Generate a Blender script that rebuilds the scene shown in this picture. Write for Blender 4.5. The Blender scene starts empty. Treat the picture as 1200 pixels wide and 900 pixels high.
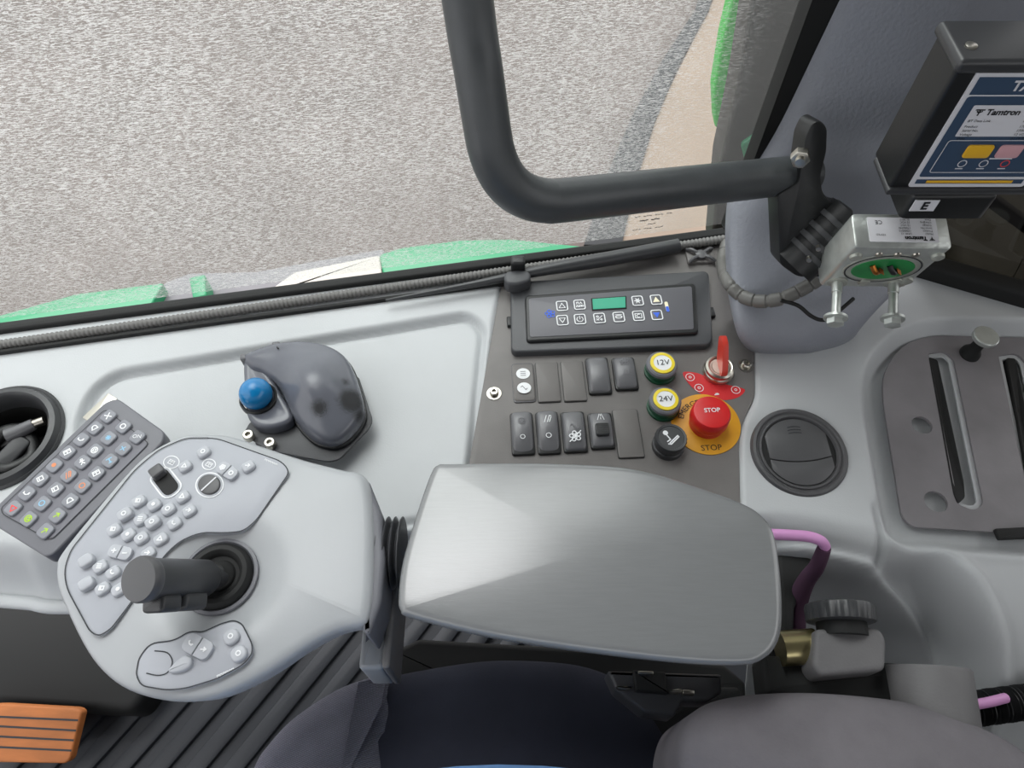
import bpy, bmesh, math, random
import numpy as np
from mathutils import Vector, Matrix
random.seed(4)
SC = bpy.context.scene
COL = SC.collection
F, CH, PIT = 850.0, 0.60, math.radians(58)
CP, SP = math.cos(PIT), math.sin(PIT)
CAM = Vector((0, 0, CH))
Z = Vector((0, 0, 1))

# ------------------------------------------------------------------ geometry helpers
def ray(px, py):
    r, u = (px-600)/F, (450-py)/F
    return Vector((r, CP+u*SP, -SP+u*CP))
def at(px, py, z=0.0):
    d = ray(px, py); return CAM + d*((z-CH)/d.z)
def aty(px, py, y):
    d = ray(px, py); return CAM + d*(y/d.y)
def atd(px, py, dep):
    return CAM + ray(px, py)*dep

class Pl:
    """a plane with axes u, v and normal n"""
    def __init__(s, o, n, u):
        s.o = Vector(o); s.n = Vector(n).normalized()
        u = Vector(u); s.u = (u - s.n*u.dot(s.n)).normalized(); s.v = s.n.cross(s.u)
    def hit(s, px, py):
        d = ray(px, py); return CAM + d*((s.o-CAM).dot(s.n)/d.dot(s.n))
    def l(s, px, py):
        q = s.hit(px, py)-s.o; return (q.dot(s.u), q.dot(s.v))
    def ls(s, pts): return [s.l(*p) for p in pts]
    def w(s, a, b, h=0.0): return s.o + s.u*a + s.v*b + s.n*h
    def lift(s, h): return Pl(s.o+s.n*h, s.n, s.u)
    def sub(s, a, b, h=0.0, ang=0.0):
        u = s.u*math.cos(ang)+s.v*math.sin(ang); return Pl(s.w(a, b, h), s.n, u)
    def subpx(s, px, py, h=0.0, ang=0.0):
        a, b = s.l(px, py); return s.sub(a, b, h, ang)
def hz(z, u=(1, 0, 0)): return Pl((0, 0, z), (0, 0, 1), u)
def pl3(a, b, c):
    """plane through three points, u along a->b, normal towards the camera"""
    a, b, c = Vector(a), Vector(b), Vector(c)
    n = (b-a).cross(c-a).normalized()
    if n.dot(CAM-a) < 0: n = -n
    return Pl(a, n, b-a)

def area2(p): return sum(p[i-1][0]*p[i][1]-p[i][0]*p[i-1][1] for i in range(len(p)))/2
def ccw(p): return list(p) if area2(p) > 0 else list(reversed(p))
def rnd(pts, r, n=5):
    """round the corners of a polygon; r is one radius or one per corner"""
    out = []; N = len(pts)
    for i in range(N):
        p0, p1, p2 = Vector(pts[i-1]).to_2d(), Vector(pts[i]).to_2d(), Vector(pts[(i+1) % N]).to_2d()
        rr = r[i] if isinstance(r, (list, tuple)) else r
        a, b = p0-p1, p2-p1
        k = min(rr, a.length*.48, b.length*.48)
        if k < 1e-7: out.append(tuple(p1)); continue
        A, B = p1+a.normalized()*k, p1+b.normalized()*k
        for j in range(n+1):
            t = j/n; out.append(tuple(A*(1-t)**2+p1*2*t*(1-t)+B*t*t))
    return out
def cat(pts, n=6, closed=True):
    out = []; N = len(pts); P = [Vector(p) for p in pts]
    rng = range(N) if closed else range(N-1)
    for i in rng:
        if closed: a, b, c, d = P[i-1], P[i], P[(i+1) % N], P[(i+2) % N]
        else: a, b, c, d = P[max(i-1, 0)], P[i], P[i+1], P[min(i+2, N-1)]
        for j in range(n):
            t = j/n
            out.append(.5*((2*b)+(c-a)*t+(2*a-5*b+4*c-d)*t*t+(3*b-a-3*c+d)*t**3))
    if not closed: out.append(P[-1])
    return out
def rect(w, h, r=0.0, n=4, cx=0, cy=0):
    p = [(cx-w/2, cy-h/2), (cx+w/2, cy-h/2), (cx+w/2, cy+h/2), (cx-w/2, cy+h/2)]
    return rnd(p, r, n) if r else p
def ell(rx, ry, n=40, cx=0, cy=0): return [(cx+rx*math.cos(2*math.pi*i/n), cy+ry*math.sin(2*math.pi*i/n)) for i in range(n)]
def inset(p, d):
    N = len(p); out = []
    for i in range(N):
        a, b, c = Vector(p[i-1]), Vector(p[i]), Vector(p[(i+1) % N])
        e1, e2 = (b-a), (c-b)
        if e1.length < 1e-9: e1 = e2
        if e2.length < 1e-9: e2 = e1
        n1 = Vector((-e1.y, e1.x)).normalized(); n2 = Vector((-e2.y, e2.x)).normalized()
        m = n1+n2
        m = m.normalized() if m.length > 1e-6 else n1
        k = d/max(.5, m.dot(n1))
        q = b+m*k; out.append((q.x, q.y))
    return out

def slab(pl, poly, top, bot, bev=0.0, seg=3, rings=0, hf=None, bm=None, flare=0.0):
    """solid over a polygon in plane coordinates, rounded top rim, optional shaped top hf(a,b,t)"""
    bm = bm or bmesh.new()
    poly = ccw([(p[0], p[1]) for p in poly])
    if hf:
        per = sum((Vector(poly[i])-Vector(poly[i-1])).length for i in range(len(poly))); st_ = per/72; np_ = []
        for i in range(len(poly)):
            a_, b_ = Vector(poly[i-1]), Vector(poly[i]); k_ = max(1, int((b_-a_).length/st_+.5))
            for j in range(k_): np_.append(tuple(a_.lerp(b_, (j+1)/k_)))
        poly = np_
    R = [([(p[0], p[1]) for p in (inset(poly, flare) if flare else poly)], bot, 0.0), (poly, top-bev, 0.0)]
    if bev:
        for j in range(1, seg+1):
            t = j/seg*math.pi/2
            R.append((inset(poly, bev*(1-math.cos(t))), top-bev+bev*math.sin(t), 0.0))
    last = R[-1][0]
    cx = sum(p[0] for p in last)/len(last); cy = sum(p[1] for p in last)/len(last)
    for j in range(1, rings+1):
        t = j/(rings+.6)
        R.append(([(cx+(p[0]-cx)*(1-t), cy+(p[1]-cy)*(1-t)) for p in last], top, t))
    vs = []
    for k, (pp, h, t) in enumerate(R):
        row = []
        for p in pp:
            hh = h + (hf(p[0], p[1], t) if hf and k > 0 else 0)
            row.append(bm.verts.new(pl.w(p[0], p[1], hh)))
        vs.append(row)
    N = len(poly)
    for k in range(len(vs)-1):
        for i in range(N):
            bm.faces.new((vs[k][i-1], vs[k][i], vs[k+1][i], vs[k+1][i-1]))
    bm.faces.new(vs[-1]); bm.faces.new(list(reversed(vs[0])))
    return bm
def lathe(pl, prof, n=48, bm=None, ribs=0, ribd=0.0, ribrows=(), cap=True):
    """revolve (r,h) about the plane normal through its origin"""
    bm = bm or bmesh.new(); rows = []
    for k, (r, h) in enumerate(prof):
        if r < 1e-7: rows.append([bm.verts.new(pl.w(0, 0, h))]*n); continue
        row = []
        for i in range(n):
            a = 2*math.pi*i/n
            rr = r-(ribd if ribs and k in ribrows and (i*ribs//n*n//ribs == i or (i*ribs) % n < ribs) else 0)
            row.append(bm.verts.new(pl.w(rr*math.cos(a), rr*math.sin(a), h)))
        rows.append(row)
    for k in range(len(rows)-1):
        for i in range(n):
            f = [rows[k][i-1], rows[k][i], rows[k+1][i], rows[k+1][i-1]]
            g = []
            for v in f:
                if v not in g: g.append(v)
            if len(g) > 2:
                try: bm.faces.new(g)
                except ValueError: pass
    if cap and prof[0][0] > 1e-7: bm.faces.new(list(reversed(rows[0])))
    if cap and prof[-1][0] > 1e-7: bm.faces.new(rows[-1])
    return bm
def tube(pts, rad, n=16, bm=None, sm=6, rfun=None, cap=True):
    bm = bm or bmesh.new()
    P = cat(pts, sm, False) if sm > 1 else [Vector(p) for p in pts]
    t0 = (P[1]-P[0]).normalized()
    x = t0.orthogonal().normalized(); rows = []; L = 0.0
    for i, p in enumerate(P):
        t = (P[min(i+1, len(P)-1)]-P[max(i-1, 0)]).normalized()
        x = (x-t*x.dot(t)).normalized(); y = t.cross(x)
        if i: L += (p-P[i-1]).length
        r = rfun(i/(len(P)-1), L) if rfun else rad
        rows.append([bm.verts.new(p+(x*math.cos(2*math.pi*k/n)+y*math.sin(2*math.pi*k/n))*r) for k in range(n)])
    for a in range(len(rows)-1):
        for k in range(n): bm.faces.new((rows[a][k-1], rows[a][k], rows[a+1][k], rows[a+1][k-1]))
    if cap: bm.faces.new(list(reversed(rows[0]))); bm.faces.new(rows[-1])
    return bm
def stroke(pl, lines, w, h=0.0004, bm=None, th=0.0003):
    """printed or engraved lines: each polyline of plane points as a thin strip"""
    bm = bm or bmesh.new()
    for L in lines:
        for a, b in zip(L[:-1], L[1:]):
            A, B = Vector(a[:2]), Vector(b[:2]); d = B-A
            if d.length < 1e-8: continue
            d = d.normalized()*(w/2); q = Vector((-d.y, d.x))
            c = [A-d*.7+q, A-d*.7-q, B+d*.7-q, B+d*.7+q]
            v = [bm.verts.new(pl.w(p.x, p.y, h)) for p in c]
            bm.faces.new(v); h += 6e-6
    return bm
def fill(pl, poly, h=0.0004, bm=None):
    bm = bm or bmesh.new()
    bm.faces.new([bm.verts.new(pl.w(p[0], p[1], h)) for p in ccw(poly)]); return bm
def boxm(c, ax, dims, bev=0.0, bm=None):
    """box centred at c, axes ax (3 vectors), full dims"""
    p = Pl(Vector(c), ax[2], ax[0])
    return slab(p, rect(dims[0], dims[1], bev*1.2 if bev else 0, 3), dims[2]/2, -dims[2]/2, bev, 3, bm=bm)
def hexbolt(pl, r, h, bm=None):
    return slab(pl, [(r*math.cos(math.pi/3*i), r*math.sin(math.pi/3*i)) for i in range(6)], h, 0, r*.12, 2, bm=bm)

# ------------------------------------------------------------------ materials
def lin(c): return tuple(((v/255)/12.92 if v/255 <= .04045 else ((v/255+.055)/1.055)**2.4) for v in c)
MATS = {}
def mat(name, rgb, rough=.5, metal=0.0, bump=0.0, bscale=400, var=0.0, vscale=30, spec=.5, coat=0.0, stretch=None, emit=0.0, rvar=0.0):
    if name in MATS: return MATS[name]
    m = bpy.data.materials.new(name); m.use_nodes = True; nt = m.node_tree; N = nt.nodes
    b = N['Principled BSDF']; c = lin(rgb)+(1,)
    b.inputs['Base Color'].default_value = c; b.inputs['Roughness'].default_value = rough
    b.inputs['Metallic'].default_value = metal; b.inputs['Specular IOR Level'].default_value = spec
    b.inputs['Coat Weight'].default_value = coat
    tc = N.new('ShaderNodeTexCoord'); mp = N.new('ShaderNodeMapping'); nt.links.new(tc.outputs['Object'], mp.inputs[0])
    if stretch: mp.inputs['Scale'].default_value = stretch
    if bump:
        t = N.new('ShaderNodeTexNoise'); t.inputs['Scale'].default_value = bscale; t.inputs['Detail'].default_value = 3
        bp = N.new('ShaderNodeBump'); bp.inputs['Strength'].default_value = bump; bp.inputs['Distance'].default_value = .001
        nt.links.new(mp.outputs[0], t.inputs['Vector']); nt.links.new(t.outputs['Fac'], bp.inputs['Height'])
        nt.links.new(bp.outputs[0], b.inputs['Normal'])
    if var or rvar:
        t = N.new('ShaderNodeTexNoise'); t.inputs['Scale'].default_value = vscale; t.inputs['Detail'].default_value = 5
        nt.links.new(mp.outputs[0], t.inputs['Vector'])
        if var:
            r = N.new('ShaderNodeValToRGB'); r.color_ramp.elements[0].position = .3; r.color_ramp.elements[1].position = .7
            r.color_ramp.elements[0].color = tuple(v*(1-var) for v in c[:3])+(1,)
            r.color_ramp.elements[1].color = tuple(min(1, v*(1+var)) for v in c[:3])+(1,)
            nt.links.new(t.outputs['Fac'], r.inputs[0]); nt.links.new(r.outputs[0], b.inputs['Base Color'])
        if rvar:
            mr = N.new('ShaderNodeMapRange'); mr.inputs[3].default_value = rough-rvar; mr.inputs[4].default_value = rough+rvar
            nt.links.new(t.outputs['Fac'], mr.inputs[0]); nt.links.new(mr.outputs[0], b.inputs['Roughness'])
    if emit:
        b.inputs['Emission Color'].default_value = c; b.inputs['Emission Strength'].default_value = emit
    MATS[name] = m; return m
M = dict(
    vent=mat('vent_charcoal', (80, 80, 82), .42, bump=.06, bscale=700),
    console=mat('pale_grey_moulding', (187, 190, 192), .5, bump=.12, bscale=700, var=.03, vscale=12),
    plate=mat('dark_grey_plate', (114, 111, 109), .55, bump=.15, bscale=900, var=.10, vscale=25),
    pillar=mat('blue_grey_grained_trim', (132, 135, 143), .5, bump=.55, bscale=330, var=.03, vscale=10),
    black=mat('black_plastic', (26, 27, 28), .42, bump=.08, bscale=600),
    satin=mat('black_satin', (56, 57, 59), .36),
    rubber=mat('black_rubber', (17, 18, 18), .7),
    bezel=mat('charcoal_bezel', (66, 67, 70), .45, bump=.1, bscale=700),
    face=mat('membrane_face', (96, 96, 101), .45, bump=.04, bscale=500),
    switch=mat('dark_switch_plastic', (100, 100, 103), .27, bump=.04, bscale=700),
    blank=mat('grey_blank_plastic', (107, 104, 102), .5, bump=.1, bscale=700),
    white=mat('white_print', (232, 234, 236), .6),
    pad=mat('silver_grey_plastic', (164, 167, 170), .33, bump=.03, bscale=700, var=.02, vscale=14),
    padface=mat('light_grey_panel', (164, 167, 174), .42, bump=.03, bscale=700),
    key=mat('pale_key_plastic', (176, 179, 185), .4),
    seam=mat('dark_seam', (52, 54, 58), .7),
    tray=mat('mid_grey_tray', (106, 107, 113), .45, bump=.05, bscale=700, var=.03, vscale=20),
    trayface=mat('grey_membrane', (108, 108, 116), .45),
    traykey=mat('grey_membrane_key', (132, 134, 141), .4),
    arm=mat('brushed_grey_armrest', (120, 122, 123), .24, spec=1.0, bump=.05, bscale=160, var=.03, vscale=40, stretch=(1.2, 14, 6), rvar=.05),
    steel=mat('steel', (190, 186, 176), .3, 1.0, bump=.05, bscale=300),
    galv=mat('cast_aluminium', (196, 200, 196), .38, .75, bump=.3, bscale=240, var=.10, vscale=70),
    galvdull=mat('dull_aluminium', (176, 178, 170), .5, .6, bump=.3, bscale=240, var=.22, vscale=60),
    brass=mat('brass', (196, 184, 138), .28, 1.0),
    red=mat('red_plastic', (206, 34, 36), .35),
    redkey=mat('red_key_plastic', (205, 60, 46), .4),
    redlabel=mat('red_label', (208, 32, 38), .5),
    yellow=mat('amber_disc', (222, 158, 34), .42, var=.05, vscale=60),
    ring=mat('yellow_ring', (232, 208, 40), .45),
    green=mat('dark_green_ring', (10, 74, 48), .4),
    blue=mat('blue_ball', (14, 118, 176), .24, coat=.2),
    bluek=mat('blue_print', (46, 96, 215), .5),
    cream=mat('cream_print', (238, 230, 200), .5),
    lcd=mat('green_display', (20, 150, 118), .3, emit=.12),
    mouse=mat('worn_grey_shell', (98, 100, 108), .22, var=.05, vscale=40),
    orange=mat('orange_pedal', (190, 114, 58), .6, bump=.2, bscale=200, var=.16, vscale=18, stretch=(1, 4, 1)),
    floormat=mat('black_ribbed_rubber', (38, 41, 47), .55, bump=.2, bscale=200, var=.15, vscale=14),
    suede=mat('grey_suede', (116, 113, 117), .95, bump=.5, bscale=500, var=.10, vscale=26, spec=.1),
    plush=mat('navy_black_plush', (48, 50, 60), .95, bump=.4, bscale=700, var=.12, vscale=16, spec=.15),
    pink=mat('pink_hose', (212, 152, 204), .45),
    purple=mat('dull_purple_web', (78, 50, 72), .8),
    rail=mat('grey_painted_tube', (66, 69, 71), .38, bump=.12, bscale=260, var=.12, vscale=40),
    pcb=mat('green_circuit_board', (24, 128, 62), .4, var=.2, vscale=60),
    copper=mat('copper_wire', (190, 120, 60), .35, 1.0),
    navy=mat('slate_blue_label', (52, 72, 96), .5),
    label=mat('white_label', (214, 214, 218), .5),
    ink=mat('black_ink', (24, 24, 28), .6),
    keyyellow=mat('yellow_button', (228, 176, 40), .5),
    keyred=mat('pale_red_button', (208, 160, 165), .5),
    orangek=mat('orange_print', (222, 138, 92), .5),
    redk=mat('red_print', (226, 70, 70), .5),
    limek=mat('lime_print', (168, 206, 40), .5),
    cyank=mat('pale_blue_print', (136, 186, 216), .5),
    bodygreen=mat('green_bodywork', (40, 140, 96), .4, var=.05, vscale=6),
    bodygrey=mat('grey_bodywork', (120, 118, 122), .6, var=.1, vscale=8),
    bodypale=mat('pale_bodywork', (196, 190, 182), .6, var=.05, vscale=6),
    limegreen=mat('bright_green_paint', (40, 190, 60), .4),
    olive=mat('dark_olive_post', (46, 44, 40), .5, var=.18, vscale=12),
    roof=mat('dark_headliner', (44, 45, 48), .9),
    trimgrey=mat('grey_metal_plate', (126, 123, 126), .5, bump=.1, bscale=300, var=.17, vscale=16),
    conduit=mat('ribbed_grey_conduit', (106, 105, 103), .5),
    wrap=mat('grey_spiral_wrap', (100, 99, 96), .45),
    boxgrey=mat('grey_cast_box', (104, 103, 104), .6, bump=.2, bscale=500, var=.08, vscale=30),
)
def nodes_of(m): return m.node_tree.nodes, m.node_tree.links

# ------------------------------------------------------------------ object helpers
BASE = {}
def tag(o, label=None, cat_=None, group=None, kind=None):
    if label: o['label'] = label
    if cat_: o['category'] = cat_
    if group: o['group'] = group
    if kind: o['kind'] = kind
    return o
def thing(name, base, label, cat_, group=None):
    o = bpy.data.objects.new(name, None); COL.objects.link(o)
    o.empty_display_size = .01; o.location = base; BASE[o.name] = Vector(base)
    return tag(o, label, cat_, group)
def put(name, bm, m, parent=None, label=None, cat_=None, group=None, kind=None, ang=38, base=None, flat=False):
    bmesh.ops.recalc_face_normals(bm, faces=bm.faces) if not flat else None
    me = bpy.data.meshes.new(name); bm.to_mesh(me); bm.free()
    return put_mesh(name, me, m, parent, label, cat_, group, kind, ang, base)
def put_mesh(name, me, m, parent=None, label=None, cat_=None, group=None, kind=None, ang=38, base=None):
    o = bpy.data.objects.new(name, me); COL.objects.link(o)
    if isinstance(m, str): m = M[m]
    me.materials.append(m)
    me.shade_smooth()
    if ang: me.set_sharp_from_angle(angle=math.radians(ang))
    if parent is not None:
        b = BASE[parent.name]; o.parent = parent
    else:
        if base is None:
            co = np.empty(len(me.vertices)*3); me.vertices.foreach_get('co', co); co = co.reshape(-1, 3)
            lo, hi = co.min(0), co.max(0); base = Vector(((lo[0]+hi[0])/2, (lo[1]+hi[1])/2, lo[2]))
        b = Vector(base); o.location = b
    me.transform(Matrix.Translation(-b)); BASE[o.name] = b
    return tag(o, label, cat_, group, kind)
def text(name, s, pl, a, b, size, m, parent, ang=0.0, h=.0005, sx=1.0, align='CENTER', arc=None, bold=0.0):
    """lettering lying on a plane, converted to mesh; arc=(radius,start angle) bends it round the plane origin"""
    cu = bpy.data.curves.new('c', 'FONT'); cu.body = s; cu.size = size; cu.align_x = align; cu.align_y = 'CENTER'; cu.offset = bold
    cu.resolution_u = 3
    t = bpy.data.objects.new('c', cu); COL.objects.link(t)
    bpy.context.view_layer.update()
    me = bpy.data.meshes.new_from_object(t.evaluated_get(bpy.context.evaluated_depsgraph_get()))
    bpy.data.objects.remove(t); bpy.data.curves.remove(cu)
    ca, sa = math.cos(ang), math.sin(ang)
    for v in me.vertices:
        x, y = v.co.x*sx, v.co.y
        if arc:
            th = arc[1]-x/arc[0] if arc[0] > 0 else arc[1]-x/arc[0]
            R = arc[0]+y if arc[0] > 0 else -arc[0]-y
            v.co = pl.w(R*math.cos(th), R*math.sin(th), h)
        else: v.co = pl.w(a+x*ca-y*sa, b+x*sa+y*ca, h)
    return put_mesh(name, me, m, parent, ang=0)

# symbols: polylines in a unit square
def circ_l(r, cx=0, cy=0, n=14, a0=0, a1=360): return [(cx+r*math.cos(math.radians(a0+(a1-a0)*i/n)), cy+r*math.sin(math.radians(a0+(a1-a0)*i/n))) for i in range(n+1)]
def rect_l(w, h, cx=0, cy=0): return [(cx-w/2, cy-h/2), (cx+w/2, cy-h/2), (cx+w/2, cy+h/2), (cx-w/2, cy+h/2), (cx-w/2, cy-h/2)]
SYM = {
    'up': [[(-.35, -.28), (.35, -.28), (0, .34), (-.35, -.28)]],
    'down': [[(-.35, .28), (.35, .28), (0, -.34), (-.35, .28)]],
    'power': [circ_l(.34, 0, -.02, 14, 125, 415), [(0, .4), (0, 0)]],
    'snow': [[(-.36, 0), (.36, 0)], [(-.18, -.32), (.18, .32)], [(-.18, .32), (.18, -.32)], circ_l(.2)],
    'auto': [[(-.3, .1), (-.3, .35), (-.1, .35), (-.1, .1)], [(.05, .1), (.15, .35), (.3, .1)], [(-.38, -.3), (-.28, -.08), (-.2, -.3)], [(-.12, -.1), (-.12, -.3), (.02, -.3), (.02, -.1)], [(.08, -.1), (.24, -.1)], [(.16, -.1), (.16, -.3)], circ_l(.1, .33, -.2, 8)],
    'percent': [[(-.34, -.3), (.34, .3)], circ_l(.12, -.2, .2, 8), [(.06, -.2), (.34, -.2)], [(.2, -.06), (.2, -.34)], [(-.34, -.1), (-.1, -.3)]],
    'oval': [[(x*.36, y*.22) for x, y in circ_l(1)], [(-.28, 0), (.28, 0)], [(-.36, .3), (.36, .3)]],
    'recirc': [rect_l(.7, .6), circ_l(.2, .02, -.02, 10, 60, 300), [(.02, .22), (.16, .18)]],
    'fan': [circ_l(.15, .27*math.cos(a), .27*math.sin(a), 8) for a in (.5, 1.76, 3.01, 4.27, 5.53)]+[circ_l(.09, 0, 0, 6)],
    'plus': [[(-.3, 0), (.3, 0)], [(0, -.3), (0, .3)]],
    'minus': [[(-.3, 0), (.3, 0)]],
    'ring': [circ_l(.3)],
    'dot': [circ_l(.08, 0, 0, 8), circ_l(.2, 0, 0, 10)],
    'box': [rect_l(.6, .5), [(-.1, -.25), (-.1, .25)]],
    'book': [rect_l(.7, .5), [(0, -.25), (0, .25)], [(-.25, .08), (-.1, .08)], [(.1, .08), (.25, .08)]],
    'phone': [circ_l(.3, .08, .08, 10, 150, 300), [(-.28, .2), (-.12, .28)], [(.1, -.3), (.3, -.2)]],
    'arrow': [[(-.35, 0), (.3, 0)], [(.05, .25), (.32, 0), (.05, -.25)]],
    'cross': [[(-.3, -.3), (.3, .3)], [(-.3, .3), (.3, -.3)]],
    'tee': [[(-.3, .25), (.3, .25)], [(0, .25), (0, -.3)], [(-.15, -.3), (.15, -.3)]],
    'wave': [[(-.38, .1), (-.2, .28), (0, 0), (.2, -.28), (.38, -.1)]],
    'lines': [[(-.3, .28), (.3, .28)], [(-.3, 0), (.3, 0)], [(-.3, -.28), (.3, -.28)]],
    'bell': [circ_l(.26, 0, .02, 10, 0, 180), [(-.26, .02), (-.34, -.22), (.34, -.22), (.26, .02)]],
    'road': [[(-.34, -.32), (-.1, .34)], [(.34, -.32), (.1, .34)], [(0, -.26), (0, -.06)], [(0, .1), (0, .28)]],
    'wash': [[(-.3, -.34), (-.08, .34)], [(-.02, -.34), (.2, .34), (.36, .3)], [(.16, -.34), (.36, .2)]],
    'wheel': [circ_l(.36), circ_l(.16, 0, 0, 10), [(-.36, 0), (-.16, 0)], [(.16, 0), (.36, 0)], [(0, -.36), (0, -.16)]],
    'fanbig': [circ_l(.14, .28*math.cos(a), .28*math.sin(a), 8) for a in (.5, 1.76, 3.01, 4.27, 5.53)]+[[(-.42, -.42), (.42, .42)], circ_l(.08, 0, 0, 6)],
    'man': [circ_l(.12, 0, .25, 8), [(0, .12), (0, -.1)], [(-.25, .05), (.25, .05)], [(0, -.1), (-.2, -.35)], [(0, -.1), (.2, -.35)]],
    'spark': [[(-.3, 0), (.3, 0)], [(0, -.3), (0, .3)], [(-.2, -.2), (.2, .2)], [(-.2, .2), (.2, -.2)]],
}
def sym(kind, pl, size, m, parent, w=None, h=.0004, name='symbol', ang=0.0):
    ca, sa = math.cos(ang)*size, math.sin(ang)*size
    ls = [[(x*ca-y*sa, x*sa+y*ca) for x, y in L] for L in SYM[kind]]
    return put(name, stroke(pl, ls, w or size*.11, h), m, parent, ang=0, flat=True)

# ================================================================== CAMERA
cam = bpy.data.cameras.new('camera'); co = bpy.data.objects.new('camera', cam); COL.objects.link(co)
co.location = CAM; co.rotation_euler = (math.pi/2-PIT, 0, 0)
cam.sensor_width = 36; cam.lens = 36*F/1200; cam.clip_start = .01; cam.clip_end = 200
SC.camera = co

# ================================================================== SIDE CONSOLE (one moulding, heightfield)
P0 = hz(0)
def sd_poly(X, Y, poly):
    """signed distance, negative inside"""
    poly = np.array([(p[0], p[1]) for p in poly]); d = np.full(X.shape, 1e9); inside = np.zeros(X.shape, bool)
    for i in range(len(poly)):
        x0, y0 = poly[i-1]; x1, y1 = poly[i]
        ex, ey = x1-x0, y1-y0; L = ex*ex+ey*ey
        if L < 1e-14: continue
        t = np.clip(((X-x0)*ex+(Y-y0)*ey)/L, 0, 1)
        d = np.minimum(d, (X-x0-t*ex)**2+(Y-y0-t*ey)**2)
        c = (y0 > Y) != (y1 > Y)
        with np.errstate(divide='ignore', invalid='ignore'):
            xi = (x1-x0)*(Y-y0)/(y1-y0)+x0
        inside ^= c & (X < xi)
    return np.where(inside, -np.sqrt(d), np.sqrt(d))
def sst(x, a, b):
    t = np.clip((x-a)/(b-a), 0, 1); return t*t*(3-2*t)

RECESS = P0.ls(rnd([(84, 520), (112, 442), (548, 369), (566, 384), (545, 600), (300, 640)], [40, 45, 28, 22, 5, 60], 8))
PLATE_PX = [(592, 316), (612, 306), (842, 284), (856, 292), (862, 352), (884, 405), (885, 466), (872, 490), (866, 515), (868, 600), (548, 600), (549, 545), (585, 345)]
PLATE_PX = rnd(PLATE_PX, [6, 4, 8, 6, 10, 8, 10, 20, 20, 2, 2, 8, 8], 4)
PLATE = P0.ls(PLATE_PX)
RPLATE_PX = rnd([(1034, 470), (1034, 438), (1056, 405), (1090, 394), (1330, 400), (1330, 640), (1166, 624), (1068, 618), (1056, 606)], [20, 26, 26, 20, 5, 5, 4, 12, 8], 5)
RPIT = P0.ls(rnd([(1012, 470), (1016, 425), (1050, 388), (1095, 374), (1420, 380), (1420, 660), (1075, 636), (1043, 625), (1035, 600)], [30, 40, 40, 30, 5, 5, 20, 14, 10], 6))
EDGE_T = [P0.hit(*p).to_2d() for p in [(-420, 640), (-150, 640), (0, 650), (60, 655), (300, 642), (600, 622), (880, 616), (1005, 634), (1036, 640), (1120, 634), (1400, 640)]]
EDGE_T = [(p.x, p.y) for p in cat(EDGE_T, 6, False)]
SHELL_T = EDGE_T+[(1.4, .8), (-1.6, .8), (-1.6, EDGE_T[0][1])]
PA_ = hz(-.065)
EDGE_A = [PA_.hit(*p).to_2d() for p in [(-420, 690), (0, 690), (600, 640), (980, 632), (1022, 638), (1046, 656), (1088, 694), (1124, 738), (1152, 790), (1172, 860), (1180, 1000)]]
EDGE_A = [(p.x, p.y) for p in cat(EDGE_A, 6, False)]
SHELL_A = EDGE_A+[(1.2, .05), (1.2, .8), (-1.6, .8), (-1.6, EDGE_A[0][1])]
EDGE_B = [at(*p).to_2d() for p in [(-420, 740, -.1), (60, 740, -.1), (600, 680, -.06), (900, 660, -.045), (950, 668, -.052), (1000, 692, -.074), (1050, 732, -.096), (1088, 778, -.108), (1106, 830, -.130), (1116, 960, -.150)]]
EDGE_B = [(p.x, p.y) for p in cat(EDGE_B, 6, False)]
SHELL_B = EDGE_B+[(1.2, .0), (1.2, .8), (-1.6, .8), (-1.6, EDGE_B[0][1])]
SILL0, SILL1 = at(0, 392), at(850, 279)           # front window sill line
CUP = P0.sub(*P0.l(3, 513))
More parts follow.
